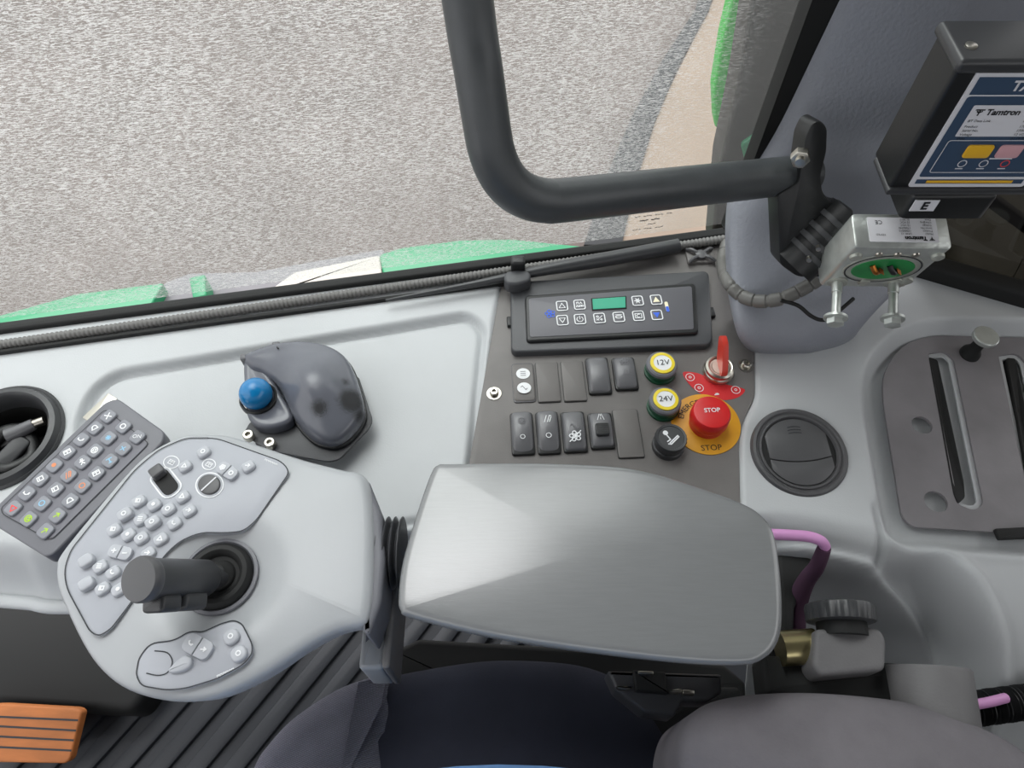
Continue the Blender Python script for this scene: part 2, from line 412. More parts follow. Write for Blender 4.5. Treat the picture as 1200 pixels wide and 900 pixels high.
def console():
    xs = np.arange(-.98, .86, .0024); ys = np.arange(-.05, .66, .0024)
    X, Y = np.meshgrid(xs, ys); h = np.zeros(X.shape)
    dA = sd_poly(X, Y, SHELL_A); dB = sd_poly(X, Y, SHELL_B); dT = sd_poly(X, Y, SHELL_T)
    dR = sd_poly(X, Y, RECESS)
    h -= .006*sst(-dR, -.004, .005)+.009*np.exp(-((dR-.0005)/.0034)**2)
    h -= .0062*sst(-sd_poly(X, Y, PLATE), -.004, .003)
    h -= .026*sst(-sd_poly(X, Y, RPIT), -.005, .013)
    dc = np.hypot(X-CUP.o.x, Y-CUP.o.y)
    h -= .075*sst(-dc, -.0480, -.0445)
    # front edge: steep fall on the left and below the vent, a long concave slope on the right, then two rounded steps
    xc = P0.hit(1036, 640).x
    kx = sst(X, xc-.030, xc-.012)
    k = sst(-dA, -.013, .004)*kx
    kl = sst(X, P0.hit(895, 640).x, P0.hit(925, 640).x)
    left = (.055*sst(dT, -.014, .024))*(1-kl)+(.008*sst(dT, -.022, 0)**2+.035*sst(dT, -.006, .020)+1.15*np.clip(dT-.008, 0, .3))*kl
    right = .010*sst(dT, -.015, .02)+4.5*np.clip(dT, 0, .2)**2
    h -= left*(1-k)+right*k
    h += .012*np.exp(-((dA+.008)/.009)**2)*kx*sst(dT, -.01, .03)
    h -= .012*np.exp(-((X-xc-.004)/.004)**2)*sst(dT, -.05, -.02)*sst(-dT, -.02, .0)
    h -= (.040*sst(dB, -.001, .012)-.016*np.exp(-((dB+.003)/.0065)**2)*sst(dT, .0, .012))*kl
    # keep only what lies on the cab side of the sills
    s = Vector((SILL1.x-SILL0.x, SILL1.y-SILL0.y)).normalized()
    back = (X-SILL0.x)*(-s.y)+(Y-SILL0.y)*s.x
    keep = (back < .012) & (h > -.42)
    R0, R1 = at(1085, 322), at(1200, 354)
    q = Vector((R1.x-R0.x, R1.y-R0.y)).normalized()
    keep &= (dT < .0265) | (X > P0.hit(915, 640).x)
    keep &= ((X-R0.x)*(-q.y)+(Y-R0.y)*q.x) < .01
    ny, nx = X.shape
    idx = np.arange(ny*nx).reshape(ny, nx)
    fk = keep[:-1, :-1] & keep[1:, :-1] & keep[:-1, 1:] & keep[1:, 1:]
    q4 = np.stack([idx[:-1, :-1][fk], idx[:-1, 1:][fk], idx[1:, 1:][fk], idx[1:, :-1][fk]], 1)
    used = np.unique(q4); rm = np.full(ny*nx, -1); rm[used] = np.arange(len(used))
    V = np.stack([X.ravel(), Y.ravel(), h.ravel()], 1)[used]; Q = rm[q4]
    me = bpy.data.meshes.new('side_console')
    me.vertices.add(len(V)); me.vertices.foreach_set('co', V.ravel())
    me.loops.add(len(Q)*4); me.loops.foreach_set('vertex_index', Q.ravel())
    me.polygons.add(len(Q)); me.polygons.foreach_set('loop_start', np.arange(0, len(Q)*4, 4))
    me.update(calc_edges=True); me.validate()
    return put_mesh('side_console', me, 'console', ang=0, base=(0, .3, -.4),
                    label='pale grey moulded side console running along under the window', cat_='console')
cons = console()
lipc = [Vector((p[0], p[1], 0)) for p in EDGE_T]
lip = []
for i_, p_ in enumerate(lipc[:-1]):
    d_ = (lipc[i_+1]-p_).normalized(); q_ = p_+Vector((d_.y, -d_.x, 0))*.0255+Z*-.0555
    if -.95 < q_.x < P0.hit(915, 640).x: lip.append(q_)
put('edge_lip', tube(lip, .0062, 14, sm=2), 'console', cons)

# ================================================================== SWITCH PANEL
YAW = math.radians(3.0)
PU = (math.cos(YAW), math.sin(YAW), 0)
PS = Pl((0, 0, -.0015), (0, 0, 1), PU)
sp = thing('switch_panel', at(720, 470, -.006), 'dark grey switch plate between the pale console halves, holding switches and climate unit', 'panel')
put('plate', slab(PS, PS.ls(PLATE_PX), 0, -.0045, .0012, 2), 'plate', sp)
for (x, y, r) in ((579, 461.5, .0072), (874, 429, .0075)):
    p = PS.subpx(x, y)
    s = put('screw', lathe(p, [(r*.62, 0), (r*.62, .0045), (r*.5, .0055), (r*.3, .0055), (r*.3, .003), (0, .003)], 24), 'steel', sp, label='socket head screw on a washer')
    put('washer', lathe(p, [(r, 0), (r, .001), (r*.55, .0013)], 28), 'steel', s)
# cable tie cradle at the top corner
p = PS.subpx(820, 303)
cl = put('cable_cradle', slab(p, rect(.030, .017, .002), .004, 0, .001), 'blank', sp)
bmx = bmesh.new()
for sx in (-1, 1):
    for sy in (-1, 1):
        tube([p.w(0, 0, .006), p.w(sx*.009, sy*.006, .008), p.w(sx*.014, sy*.009, .005)], .002, 8, bmx, 3)
lathe(p, [(.006, .003), (.006, .008), (.003, .009), (0, .009)], 16, bmx)
put('cradle_arm', bmx, 'vent', cl)

# ---- climate unit
HV = [at(599, 330, .007), at(829, 317, .007), at(602, 412, .007)]
PH = pl3(*HV); PH = Pl(PH.o, (0, 0, 1), PH.u)
hv = thing('climate_control_unit', at(716, 365, 0), 'charcoal climate control unit with green display and membrane keys above the switches', 'control unit')
put('bezel', slab(PH, PH.ls(rnd([(598, 330), (827, 317), (831, 321), (835.5, 398), (830, 404), (603, 412.5), (599, 408)], 4, 3)), 0, -.0135, .002), 'bezel', hv)
PF = PH.lift(.004)
rimo = rnd([(615, 346), (815, 331), (819, 390), (617, 400)], 5, 4); rimi = rnd([(619.5, 350), (810.5, 335.5), (813, 386), (621, 395.5)], 3, 4)
put('rim', slab(PF, PF.ls(rimo), 0, -.0045, .002), 'black', hv)
put('face_plate', slab(PF, PF.ls(rimi), .0006, -.003, .0004, 2), 'face', hv)
PK = PF.lift(.0006)
def hkey(x, y, kind, m='white', solid=None):
    p = PK.subpx(x, y)
    k = put('membrane_key', slab(p, rect(.0112, .0122, .0018), .0006, 0, .0003, 2), 'face', hv)
    put('outline', stroke(p, [[tuple(q) for q in rect(.0108, .0118, .0022, 4)]+[rect(.0108, .0118, .0022, 4)[0]]], .0011, .0009), 'white', k, ang=0, flat=True)
    if solid:
        tri = [(-.0036, -.003), (.0036, -.003), (0, .0038)] if kind == 'up' else [(-.0036, .003), (0, -.0038), (.0036, .003)]
        put('symbol', fill(p, tri, .001), solid, k, ang=0, flat=True)
    else: sym(kind, p, .0092, m, k, .0008, .001)
for a in ((658.5, 359, 'up'), (679, 357.6, 'auto'), (747, 353, 'snow'), (659, 375.8, 'down'), (679.6, 374.5, 'power'), (702.4, 373.3, 'percent'), (725, 372, 'oval'), (748, 370.6, 'recirc')): hkey(*a)
hkey(768.7, 351.8, 'up', solid='cream'); hkey(769.5, 369.5, 'down', solid='bluek')
lp = PK.ls([(694, 351), (732.7, 348.4), (733, 361), (695, 363.2)])
put('display_frame', slab(PK, [(a, b) for a, b in inset(ccw(lp), -.0012)], .0008, 0, .0003, 2), 'rubber', hv)
put('display', slab(PK, lp, .0012, 0, .0002, 1), 'lcd', hv, label='green backlit display')
sym('fan', PK.subpx(644.7, 368), .0125, 'bluek', hv, .0008, .0004, 'fan_symbol')
p = PK.subpx(781.7, 360.5); th_ = put('thermometer_symbol', fill(p, rect(.0035, .013, .0017, 4, 0, .001), .0004), 'cream', hv, flat=True, ang=0)
put('mercury', fill(p, rect(.0032, .007, .0015, 4, 0, -.0022), .0006), 'bluek', th_, flat=True, ang=0)
for (x, y) in ((597.5, 373), (835.5, 362)):
    put('side_clip', boxm(PH.subpx(x, y).w(0, 0, -.008), (PH.u, PH.v, PH.n), (.006, .012, .008), .001), 'black', hv)

# ---- rocker switches and blanks
def mscale(px, py, z=0):   # metres per pixel across
    return (at(px+.5, py, z)-at(px-.5, py, z)).length
def face_h(y0, y1, x, z=0): return (at(x, y0, z)-at(x, y1, z)).length
GR = 'rocker switches on the switch panel'; GB = 'blanking plugs on the switch panel'
def rocker(x0, x1, y0, y1, tilt, label, marks, lift=.009, slide=False, ang=0.0):
    cx, cy = (x0+x1)/2, (y0+y1)/2-3
    w = (x1-x0-3)*mscale(cx, cy); hh = face_h(y0, y1-7, cx)
    p = PS.subpx(cx, cy+2)
    t = thing('rocker_switch', p.w(0, 0), label, 'switch', GR)
    put('housing', slab(p, rect(w, hh*.98, .003), .0035, -.002, .001, 2), 'black', t)
    hf = lambda a, b, s: -(.0035*(2*a/w)**2)*.5-(.004*(2*b/hh)**2)+tilt*b
    rk = put('rocker', slab(p, rect(w*.93, hh*.94, .0045, 5), lift, .001, .0028, 4, 5, hf), 'switch', t)
    for (kind, b, size, m) in marks:
        bb = b*hh; sym(kind, p.sub(0, bb, lift+hf(0, bb, 0)), size, m, rk, size*.07, .0007)
    if slide:
        q = p.sub(0, -.06*hh, lift+.0003)
        sl = put('lock_slider', slab(q, rect(w*.56, hh*.34, .003), .0022, -.002, .001, 2), 'satin', t)
        bmx = bmesh.new()
        for i in range(7): slab(q.sub(0, (i-3)*hh*.042, .002), rect(w*.5, .0008), .0006, 0, 0, bm=bmx)
        put('grip_ridges', bmx, 'black', sl)
def blank(x0, x1, y0, y1, label):
    cx, cy = (x0+x1)/2, (y0+y1)/2
    p = PS.subpx(cx, cy); w = (x1-x0-2)*mscale(cx, cy); hh = face_h(y0, y1, cx)
    t = thing('blanking_plug', p.w(0, 0), label, 'blanking plug', GB)
    put('cover', slab(p, rect(w, hh, .002), .0024, -.002, .0008, 2), 'blank', t)
    put('rim', slab(p, rect(w*1.05, hh*1.02, .002), .001, -.002, 0), 'black', t)
# indicator lamp
p = PS.subpx(613.5, 449); il = thing('indicator_lamp', p.w(0, 0), 'grey indicator lamp block with two white oval symbols, first in the upper switch row', 'indicator')
w, hh = 25*mscale(613, 449), face_h(427, 471, 613)
put('lens_cover', slab(p, rect(w, hh, .004), .004, -.002, .0012, 3, 4, lambda a, b, s: -.002*(2*b/hh)**2), 'blank', il)
for b, k in ((.19, 'lines'), (-.19, 'wave')):
    o_ = put('white_oval', fill(p, ell(.0068, .0062, 28, 0, b*hh), .0046), 'white', il, flat=True, ang=0)
    sym(k, p.sub(0, b*hh), .008, 'face', o_, .0006, .0049)
put('frame', slab(p, rect(w*1.06, hh*1.04, .004), .0015, -.002, .0005, 2), 'switch', il)
blank(628, 656, 425.5, 471.5, 'grey blanking plug right of the indicator lamp in the upper switch row')
blank(658, 686, 424.5, 470.5, 'grey blanking plug left of the dark rockers in the upper switch row')
rocker(686, 716, 418, 468, .05, 'dark grey rocker switch in upper row, with a faint dash and circle', [('minus', .25, .006, 'face'), ('ring', -.12, .005, 'face')])
rocker(717, 747, 418, 463, .05, 'dark grey rocker switch at right end of upper row, left of the 12V socket', [('fanbig', .28, .010, 'face'), ('box', -.05, .008, 'face')])
rocker(597, 627, 482, 539, .12, 'dark grey rocker switch at left end of lower row, with beacon circle mark', [('wheel', .22, .009, 'face'), ('ring', -.14, .007, 'white')])
rocker(627, 657, 481, 538, .12, 'dark grey rocker switch second in lower row, with slanted wiper mark', [('wash', .24, .010, 'white'), ('ring', -.13, .008, 'white')])
rocker(657, 688, 481, 536, .03, 'dark grey rocker switch third in lower row, with white fan mark near its foot', [('wave', .05, .010, 'face'), ('fanbig', -.18, .013, 'white')])
rocker(688.5, 720, 482.5, 532, .02, 'dark grey rocker switch with ridged locking slider and road mark, lower row', [('road', .30, .009, 'white')], slide=True)
blank(720, 751.5, 481, 536.5, 'grey blanking plug at right end of lower row beside the cigarette lighter')

# ---- power sockets
def socket(x, y, txt, label):
    p = PS.subpx(x-1, y+6)
    t = thing('power_socket', p.w(0, 0), label, 'socket', 'power sockets')
    k = mscale(x, y)
    put('base_ring', lathe(p, [(.0155, 0), (.0155, .003), (.0135, .004), (.0135, .006), (.0152, .0065), (.0152, .010), (.0125, .011), (0, .011)], 44), 'green', t)
    cp = put('cap', lathe(p, [(.0148, .0095), (.0152, .011), (.0150, .014), (.0135, .0155), (0, .0158)], 44), 'tray', t)
    put('yellow_ring', lathe(p, [(.0118, .0155), (.0118, .0168), (.0088, .0170), (.0088, .0155)], 44), 'ring', cp)
    d = put('label_disc', lathe(p, [(.0088, .0155), (.0088, .0166), (0, .0167)], 36), 'white', cp)
    text('lettering', txt, p, 0, 0, .0085, 'ink', cp, h=.0171)
socket(774, 430, '12V', 'yellow ringed 12V power socket, the upper of the two')
socket(777.7, 472, '24V', 'yellow ringed 24V power socket, the lower of the two')

# ---- lighter
p = PS.subpx(782.5, 523)
t = thing('cigarette_lighter', p.w(0, 0), 'round black cigarette lighter with white cigarette symbol below the 24V socket', 'lighter')
put('barrel', lathe(p, [(.0150, -.002), (.0150, .006), (.0138, .007), (.0138, .012)], 44), 'satin', t)
kn = put('knob', lathe(p, [(.0142, .009), (.0148, .011), (.0148, .0165), (.0138, .018), (.0118, .0178), (.0115, .0172), (0, .0172)], 48, ribs=24, ribd=.0005, ribrows=(1, 2)), 'satin', t)
put('symbol', stroke(p, [circ_l(.0018, -.0045, .005, 10), circ_l(.0009, -.0045, .005, 6), [(-.0042, .0035), (-.001, -.002), (-.004, -.004)], [(-.002, -.0055), (.006, .0015), (.007, .0003), (-.001, -.0068)], [(-.0035, -.0065), (-.001, -.0068)]], .0012, .0176), 'white', kn, flat=True, ang=0)

# ---- key switch, red crescent label
p = PS.subpx(841, 436.5)
cres = PS.ls(cat([(800, 437), (815, 437), (826, 441), (848, 450), (866, 454), (873, 458), (864, 466), (846, 469), (826, 464), (810, 453)], 4))
lb = thing('key_position_label', PS.hit(838, 458), 'red crescent shaped label with white position symbols under the key switch', 'label')
put('label_film', slab(PS, cres, .0004, 0, 0), 'redlabel', lb)
for (x, y) in ((808.5, 442.5), (819, 455), (862, 457.3)):
    q = PS.subpx(x, y); put('symbol', stroke(q, [circ_l(.0042, 0, 0, 16), circ_l(.0012, 0, 0, 8)], .0006, .0008), 'white', lb, flat=True, ang=0)
put('white_mark', stroke(PS.subpx(840, 463), [[(-.002, 0), (.002, .0005)], [(-.001, .0012), (.001, .0014)]], .001, .0008), 'white', lb, flat=True, ang=0)
ks = thing('key_switch', p.w(0, 0), 'steel key switch with red key handle standing in it, beside the STOP button', 'key switch')
put('collar', lathe(p, [(.0150, -.001), (.0152, .003), (.0148, .005), (.0138, .006), (.0138, .010), (.0118, .0115), (.0105, .0112), (.0100, .0098), (.0085, .0098), (.008, .0106), (0, .0106)], 40), 'steel', ks)
kd = math.radians(92); KU = Vector((math.cos(kd), math.sin(kd), 0))
kp = Pl(p.w(.001, .001, .010), KU.cross(Z), KU)
put('key_handle', slab(kp, rnd([(-.013, 0), (.007, 0), (.021, .020), (.019, .025), (.009, .026), (-.006, .014), (-.013, .006)], .004), .003, -.003, .0008, 2), 'redkey', ks, label='red plastic key handle')

# ---- emergency stop
p = PS.subpx(827, 497)
yd = thing('emergency_stop_disc', p.w(0, 0), 'amber emergency stop backing disc lettered STOP', 'disc')
put('disc', lathe(p, [(.0325, 0), (.0325, .0008), (.032, .0010), (0, .0010)], 64), 'yellow', yd)
text('lettering', 'EMERGENCY', p, 0, 0, .0078, 'ink', yd, arc=(.0235, math.radians(110)), h=.0013)
text('lettering', 'STOP', p, 0, -.0258, .0082, 'ink', yd, h=.0013)
es = thing('emergency_stop_button', p.w(0, 0, .001), 'red mushroom emergency stop button lettered STOP on the amber disc', 'button')
q = p.sub(.0005, 0, .001)
put('mushroom_head', lathe(q, [(.0175, .0085), (.0182, .010), (.0178, .020), (.0165, .0222), (.014, .0228), (0, .0232)], 56), 'red', es)
put('collar', lathe(q, [(.0165, 0), (.0165, .006), (.0145, .008), (.0145, .011)], 44), 'redkey', es)
text('lettering', 'STOP', q, 0, .001, .0062, 'white', es, h=.0236, bold=.0001)

# ================================================================== ROUND AIR VENT
p = Pl(at(936, 530, .001), (0, -.06, 1), PU)
v = thing('air_vent', p.w(0, 0), 'round dark grey air vent with pivoting disc in the pale console', 'vent')
put('outer_ring', lathe(p, [(.0440, -.003), (.0440, .0015), (.0425, .0035), (.0400, .0038), (.0385, .002), (.0372, .002), (.0368, .0035), (.0350, .0036), (.0335, .001), (.0335, -.002)], 72, cap=False), 'vent', v)
put('bowl', lathe(p, [(.0345, .0010), (.0335, .0008), (0, .0008)], 60), 'black', v)
side = .0285
def arcy(r, a): return math.sqrt(max(0, r*r-a*a))
A = [(-side+2*side*i/20) for i in range(21)]
mid = lambda a: -.006-.004*(1-(a/side)**2)
upper = [(a, arcy(.0330, a)) for a in reversed(A)]+[(a, mid(a)+.0005) for a in A]
lower = [(a, -arcy(.0330, a)) for a in A]+[(a, mid(a)-.0005) for a in reversed(A)]
up = put('flap', slab(p, upper, .0022, -.001, .0005, 2), 'vent', v); lo = put('flap', slab(p, lower, .0022, -.001, .0005, 2), 'vent', v)
put('grip_mark', stroke(p, [[(-.006+x, .019+y-((x-.006)/.02)**2*.01) for x in (0, .003, .006, .009, .012)] for y in (0, .003, .006)], .0007, .0027), 'seam', up, flat=True, ang=0)

# ================================================================== RIGHT-HAND SLOTTED PLATE
PR = hz(-.019, PU)
rp = thing('slotted_cover_plate', at(1120, 510, -.02), 'grey metal cover plate with two long lever slots at the right side of the console', 'cover plate')
SL1 = rnd([(1087, 415), (1106, 412.5), (1117, 421), (1152, 592), (1140, 599), (1122, 592)], [3, 8, 8, 8, 6, 4], 4)
SL2 = rnd([(1169, 417.5), (1190, 414.5), (1201, 424), (1240, 600), (1226, 606), (1208, 600)], [3, 8, 8, 8, 6, 4], 4)
HOLES = [ell(.0098, .0095, 24, *PR.l(1079.6, 499)), ell(.0105, .0102, 24, *PR.l(1096, 588.5))]
def plate_holes(pl, outer, holes, top, bot):
    bm = bmesh.new(); edges = []
    for L in [outer]+holes:
        vs = [bm.verts.new(pl.w(a, b, top)) for a, b in L]
        for i in range(len(vs)): edges.append(bm.edges.new((vs[i-1], vs[i])))
    bmesh.ops.triangle_fill(bm, edges=edges, use_beauty=True)
    bmesh.ops.recalc_face_normals(bm, faces=bm.faces)
    r = bmesh.ops.extrude_face_region(bm, geom=list(bm.faces))
    for g in r['geom']:
        if isinstance(g, bmesh.types.BMVert): g.co += pl.n*(bot-top)
    return bm
put('plate', plate_holes(PR, PR.ls(RPLATE_PX), [PR.ls(SL1), PR.ls(SL2)]+HOLES, .0015, -.0015), 'trimgrey', rp, ang=30)
for s in (SL1, SL2):
    loop = PR.ls(s); tr = put('slot_tray', plate_holes(PR.lift(-.001), inset(ccw(loop), -.002), [inset(ccw(loop), .0045)], 0, -.002), 'console', rp, ang=30, label='pale grey slot edge')
D1 = rnd([(1087, 419), (1098, 423), (1128.5, 565), (1130, 584), (1121, 592), (1116, 580)], 3, 3)
D2 = rnd([(1178, 420), (1189, 421), (1219, 570), (1221, 588), (1211, 594), (1206, 582)], 3, 3)
for d in (D1, D2):
    put('slot_gaiter', slab(PR, PR.ls(d), .0022, -.006, .001, 2, 2, lambda a, b, t: -.004*t), 'rubber', rp)
put('hinge_strap', boxm(PR.w(*PR.l(1200, 626), .0035), (PR.u, PR.v, PR.n), (.055, .010, .004), .0015), 'rubber', rp)
kp = PR.subpx(1135, 416)
k = thing('lever_knob', kp.w(0, 0, .0015), 'small lever with silver topped black knob standing on the slotted plate', 'knob')
put('stem', lathe(kp, [(.010, .0015), (.0095, .006), (.006, .012), (.0055, .026), (.008, .030)], 32), 'rubber', k)
put('silver_cap', lathe(kp, [(.0095, .028), (.0122, .0295), (.0122, .0335), (.0112, .0345), (0, .0348)], 36), 'galv', k)

# ================================================================== CUP HOLDER with leads
c = thing('cup_holder', CUP.w(0, 0, -.07), 'round black holder bezel sunk in the console at left edge of the photo', 'holder')
put('bezel_ring', lathe(CUP, [(.0555, -.002), (.0560, .002), (.0545, .0035), (.0530, .003), (.0500, .0075), (.0455, .0085), (.0425, .005), (.0405, -.005), (.0395, -.068)], 64, cap=False), 'satin', c)
put('liner', lathe(CUP, [(.0402, -.012), (.038, -.066), (0, -.068)], 48, cap=False), 'rubber', c)
g = thing('coiled_lead', CUP.w(0, 0, -.065), 'black lead and straps with a metal tipped plug bundled inside the round holder', 'lead')
cz = lambda a, b, h: CUP.w(a, b, h)
put('cord', tube([cz(-.03, .012, -.04), cz(-.015, -.018, -.018), cz(.008, -.026, -.014), cz(.02, -.008, -.02), cz(.008, .014, -.014), cz(-.012, .01, -.012), cz(-.02, -.012, -.02), cz(0, -.02, -.03), cz(.018, -.012, -.05)], .0066, 14), 'black', g)
put('strap', slab(Pl(cz(.004, -.012, -.012), (.3, -.2, 1), (.5, 1, 0)), rect(.040, .016, .005), .003, -.003, .002, 3), 'satin', g)
put('strap', slab(Pl(cz(-.016, .004, -.020), (-.3, -.1, 1), (1, .3, 0)), rect(.036, .014, .005), .003, -.003, .002, 3), 'black', g)
pg = put('plug', tube([cz(-.002, .006, -.008), cz(.010, .012, -.007), cz(.020, .018, -.006)], .008, 16, sm=4, rfun=lambda t, l: .0075-.002*t), 'switch', g)
put('plug_tip', tube([cz(.019, .0175, -.006), cz(.028, .022, -.006)], .0042, 14, sm=1), 'steel', pg, label='bright metal plug tip')

# ================================================================== TRACKBALL on bracket
PT = hz(.012, PU)
br = thing('trackball_bracket', at(350, 500, -.008), 'thin grey metal bracket with two socket bolts under the trackball', 'bracket')
put('bracket_plate', slab(PT, PT.ls(rnd([(285, 508), (293, 494), (420, 440), (437, 492), (432, 503), (398, 538), (386, 541), (352, 535), (312, 527)], 5, 4)), 0, -.002, .0006, 2), 'bezel', br)
put('bracket_leg', boxm(PT.w(*PT.l(345, 500), -.011), (PT.u, PT.v, PT.n), (.07, .03, .019), .002), 'bezel', br)
for (x, y) in ((293, 513), (318, 522)):
    q = PT.subpx(x, y); put('socket_bolt', lathe(q, [(.0048, 0), (.0048, .0065), (.0042, .0072), (.0026, .0072), (.0024, .004), (0, .004)], 24), 'steel', br)
PM = hz(.013, PU)
tm = thing('trackball_mouse', PM.hit(360, 470), 'dark grey worn trackball mouse with blue ball on the console', 'trackball')
hump_px = [(289, 428), (299, 421), (324, 412), (346, 409), (363, 409), (382, 412), (400, 420), (412, 432), (421, 452), (427, 474), (429, 490), (423, 504), (409, 519), (395, 526), (381, 525), (369, 520), (356, 508), (346, 493), (337, 474), (326, 456), (312, 446), (298, 440)]
hp = [tuple(q) for q in cat(PM.ls(hump_px), 4)]
hpa = [tuple(q) for q in ccw(hp)]
def sd1(a, b): return -float(sd_poly(np.array([a]), np.array([b]), hpa)[0])
crest = Vector(PM.l(374, 468))
def humph(a, b, t):
    d = max(0.0, sd1(a, b)); k = math.sqrt(max(0, 1-(1-min(1, d/.030))**2))
    e = (Vector((a, b))-crest).length
    return .013*k*(1-.35*min(1, (e/.055)**2)) + .012*math.exp(-(e/.030)**2)*min(1, d/.02)
put('base_tray', slab(PM, inset(ccw(hp), -.0012), .005, .0, .001, 2), 'black', tm)
sh = put('shell', slab(PM, hp, .013, .004, .005, 4, 14, humph), 'mouse', tm, ang=75)
lobe = [tuple(q) for q in cat(PM.ls([(290, 430), (300, 426), (318, 444), (334, 470), (346, 492), (341, 502), (322, 508), (305, 506), (296, 498), (292, 485), (290, 458)]), 5)]
put('thumb_rest', slab(PM, lobe, .012, .0, .004, 3, 6, lambda a, b, t: -.003*t), 'mouse', tm)
bc = Pl(PM.w(*PM.l(307, 474), .0), (0, 0, 1), PU)
R_ = .0148
put('ball', lathe(bc, [(R_*math.sin(math.pi*i/24), .0195-R_*math.cos(math.pi*i/24)) for i in range(25)], 48), 'blue', tm, label='glossy blue ball', ang=0)
put('ball_ring', lathe(bc, [(.0172, .008), (.0172, .0125), (.0158, .0135), (.0145, .012)], 40, cap=False), 'black', tm)
for (px_, py_, l_) in ((293, 424, .010), (328, 410, .008)):
    put('edge_clip', boxm(PM.w(*PM.l(px_, py_+4), .010), (PM.u, PM.v, PM.n), (l_, .007, .012), .002), 'switch', tm)
bmx = bmesh.new()
for a_, b_ in (((384, 418), (389, 436)), ((329, 417), (333, 423))):
    pts_ = []
    for t_ in (0, .5, 1):
        x_ = a_[0]+(b_[0]-a_[0])*t_; y_ = a_[1]+(b_[1]-a_[1])*t_
        pts_.append(PM.w(*PM.l(x_, y_), .0165+.005*t_))
    tube(pts_, .0007, 6, bmx, 2)
put('button_gap', bmx, 'rubber', tm)
# worn patches on the shell: darker rubbed areas where the hand rests
n_, l_ = nodes_of(M['mouse']); bs = n_['Principled BSDF']; prev = bs.inputs['Base Color'].links[0].from_socket
geo = n_.new('ShaderNodeNewGeometry'); acc = None
for (x, y, r) in ((374, 478, .010), (412, 470, .015), (405, 448, .006), (419, 487, .010), (396, 468, .004)):
    hm_ = .013+humph(*PM.lift(.028).l(x, y), .5); c3 = PM.lift(hm_).hit(x, y)
    vm = n_.new('ShaderNodeVectorMath'); vm.operation = 'DISTANCE'; vm.inputs[1].default_value = c3; l_.new(geo.outputs['Position'], vm.inputs[0])
    ns = n_.new('ShaderNodeTexNoise'); ns.inputs['Scale'].default_value = 170; ns.inputs['Detail'].default_value = 4
    ad = n_.new('ShaderNodeMath'); ad.operation = 'MULTIPLY_ADD'; ad.inputs[1].default_value = .026; l_.new(ns.outputs['Fac'], ad.inputs[0]); l_.new(vm.outputs['Value'], ad.inputs[2])
    mr = n_.new('ShaderNodeMapRange'); mr.inputs[1].default_value = r+.008; mr.inputs[2].default_value = r+.012; mr.inputs[3].default_value = 1; mr.inputs[4].default_value = 0
    l_.new(ad.outputs[0], mr.inputs[0])
    if acc is None: acc = mr.outputs[0]
    else:
        mx = n_.new('ShaderNodeMath'); mx.operation = 'MAXIMUM'; l_.new(acc, mx.inputs[0]); l_.new(mr.outputs[0], mx.inputs[1]); acc = mx.outputs[0]
mixn = n_.new('ShaderNodeMixRGB'); l_.new(acc, mixn.inputs[0]); l_.new(prev, mixn.inputs[1]); mixn.inputs[2].default_value = lin((30, 31, 34))+(1,); l_.new(mixn.outputs[0], bs.inputs['Base Color'])
rm_ = n_.new('ShaderNodeMapRange'); rm_.inputs[3].default_value = .2; rm_.inputs[4].default_value = .6; l_.new(acc, rm_.inputs[0]); l_.new(rm_.outputs[0], bs.inputs['Roughness'])

# ================================================================== KEYPAD TRAY
PKY = hz(.050)
ku = PKY.hit(128, 489)-PKY.hit(17, 596); PKY = Pl(PKY.o, (0, 0, 1), ku)
kt = thing('keypad', PKY.hit(95, 560)-Z*.02, 'tilted grey keypad with rows of square symbol keys beside the joystick pad', 'keypad')
put('tray', slab(PKY, PKY.ls(rnd([(123, 471), (137, 466), (193, 506), (191, 518), (64, 648), (54, 653), (-12, 612), (-12, 600)], [5, 6, 6, 5, 5, 6, 6, 6], 4)), 0, -.014, .0018, 3), 'tray', kt)
memb = PKY.ls(rnd([(124, 480), (175, 520), (60, 634), (4, 603), (2, 596)], [5, 5, 8, 4, 4], 4))
put('membrane', slab(PKY, memb, .0006, -.001, .0003, 1), 'trayface', kt)
ml = [tuple(q) for q in memb]; put('membrane_edge', stroke(PKY, [ml+[ml[0]]], .0007, .0009), 'seam', kt, flat=True, ang=0)
C1 = [(128, 489), (112.4, 502.6), (96.4, 516), (80.4, 531), (65, 546.4), (49, 562.4), (33, 579), (17, 596.4)]
C2 = [(145.6, 501), (128.4, 514.4), (112.4, 529), (98, 542.4), (81.6, 558), (66.4, 574.4), (51, 591), (35, 609)]
C3 = [(162, 513), (145.6, 527), (130, 541), (114.4, 555.6), (98, 570.4), (83.6, 587.6), (68.4, 605), (54.4, 623)]
S1 = ['cross', 'bell', 'phone', 'book', 'dot', 'box', 'phone', 'up']; S2 = ['ring', 'spark', 'wheel', 'man', 'wash', 'box', 'ring', 'wheel']; S3 = ['on', 'plus', 'tee', 'book', 'ring', 'bell', 'arrow', 'arrow']
MC = {(0, 4): 'orangek', (0, 7): 'redk', (1, 4): 'orangek', (2, 4): 'orangek', (1, 1): 'cyank', (1, 7): 'limek', (2, 1): 'cyank', (2, 2): 'cyank', (2, 6): 'limek', (2, 7): 'limek', (1, 6): 'cyank'}
PKT = PKY.lift(.0006)
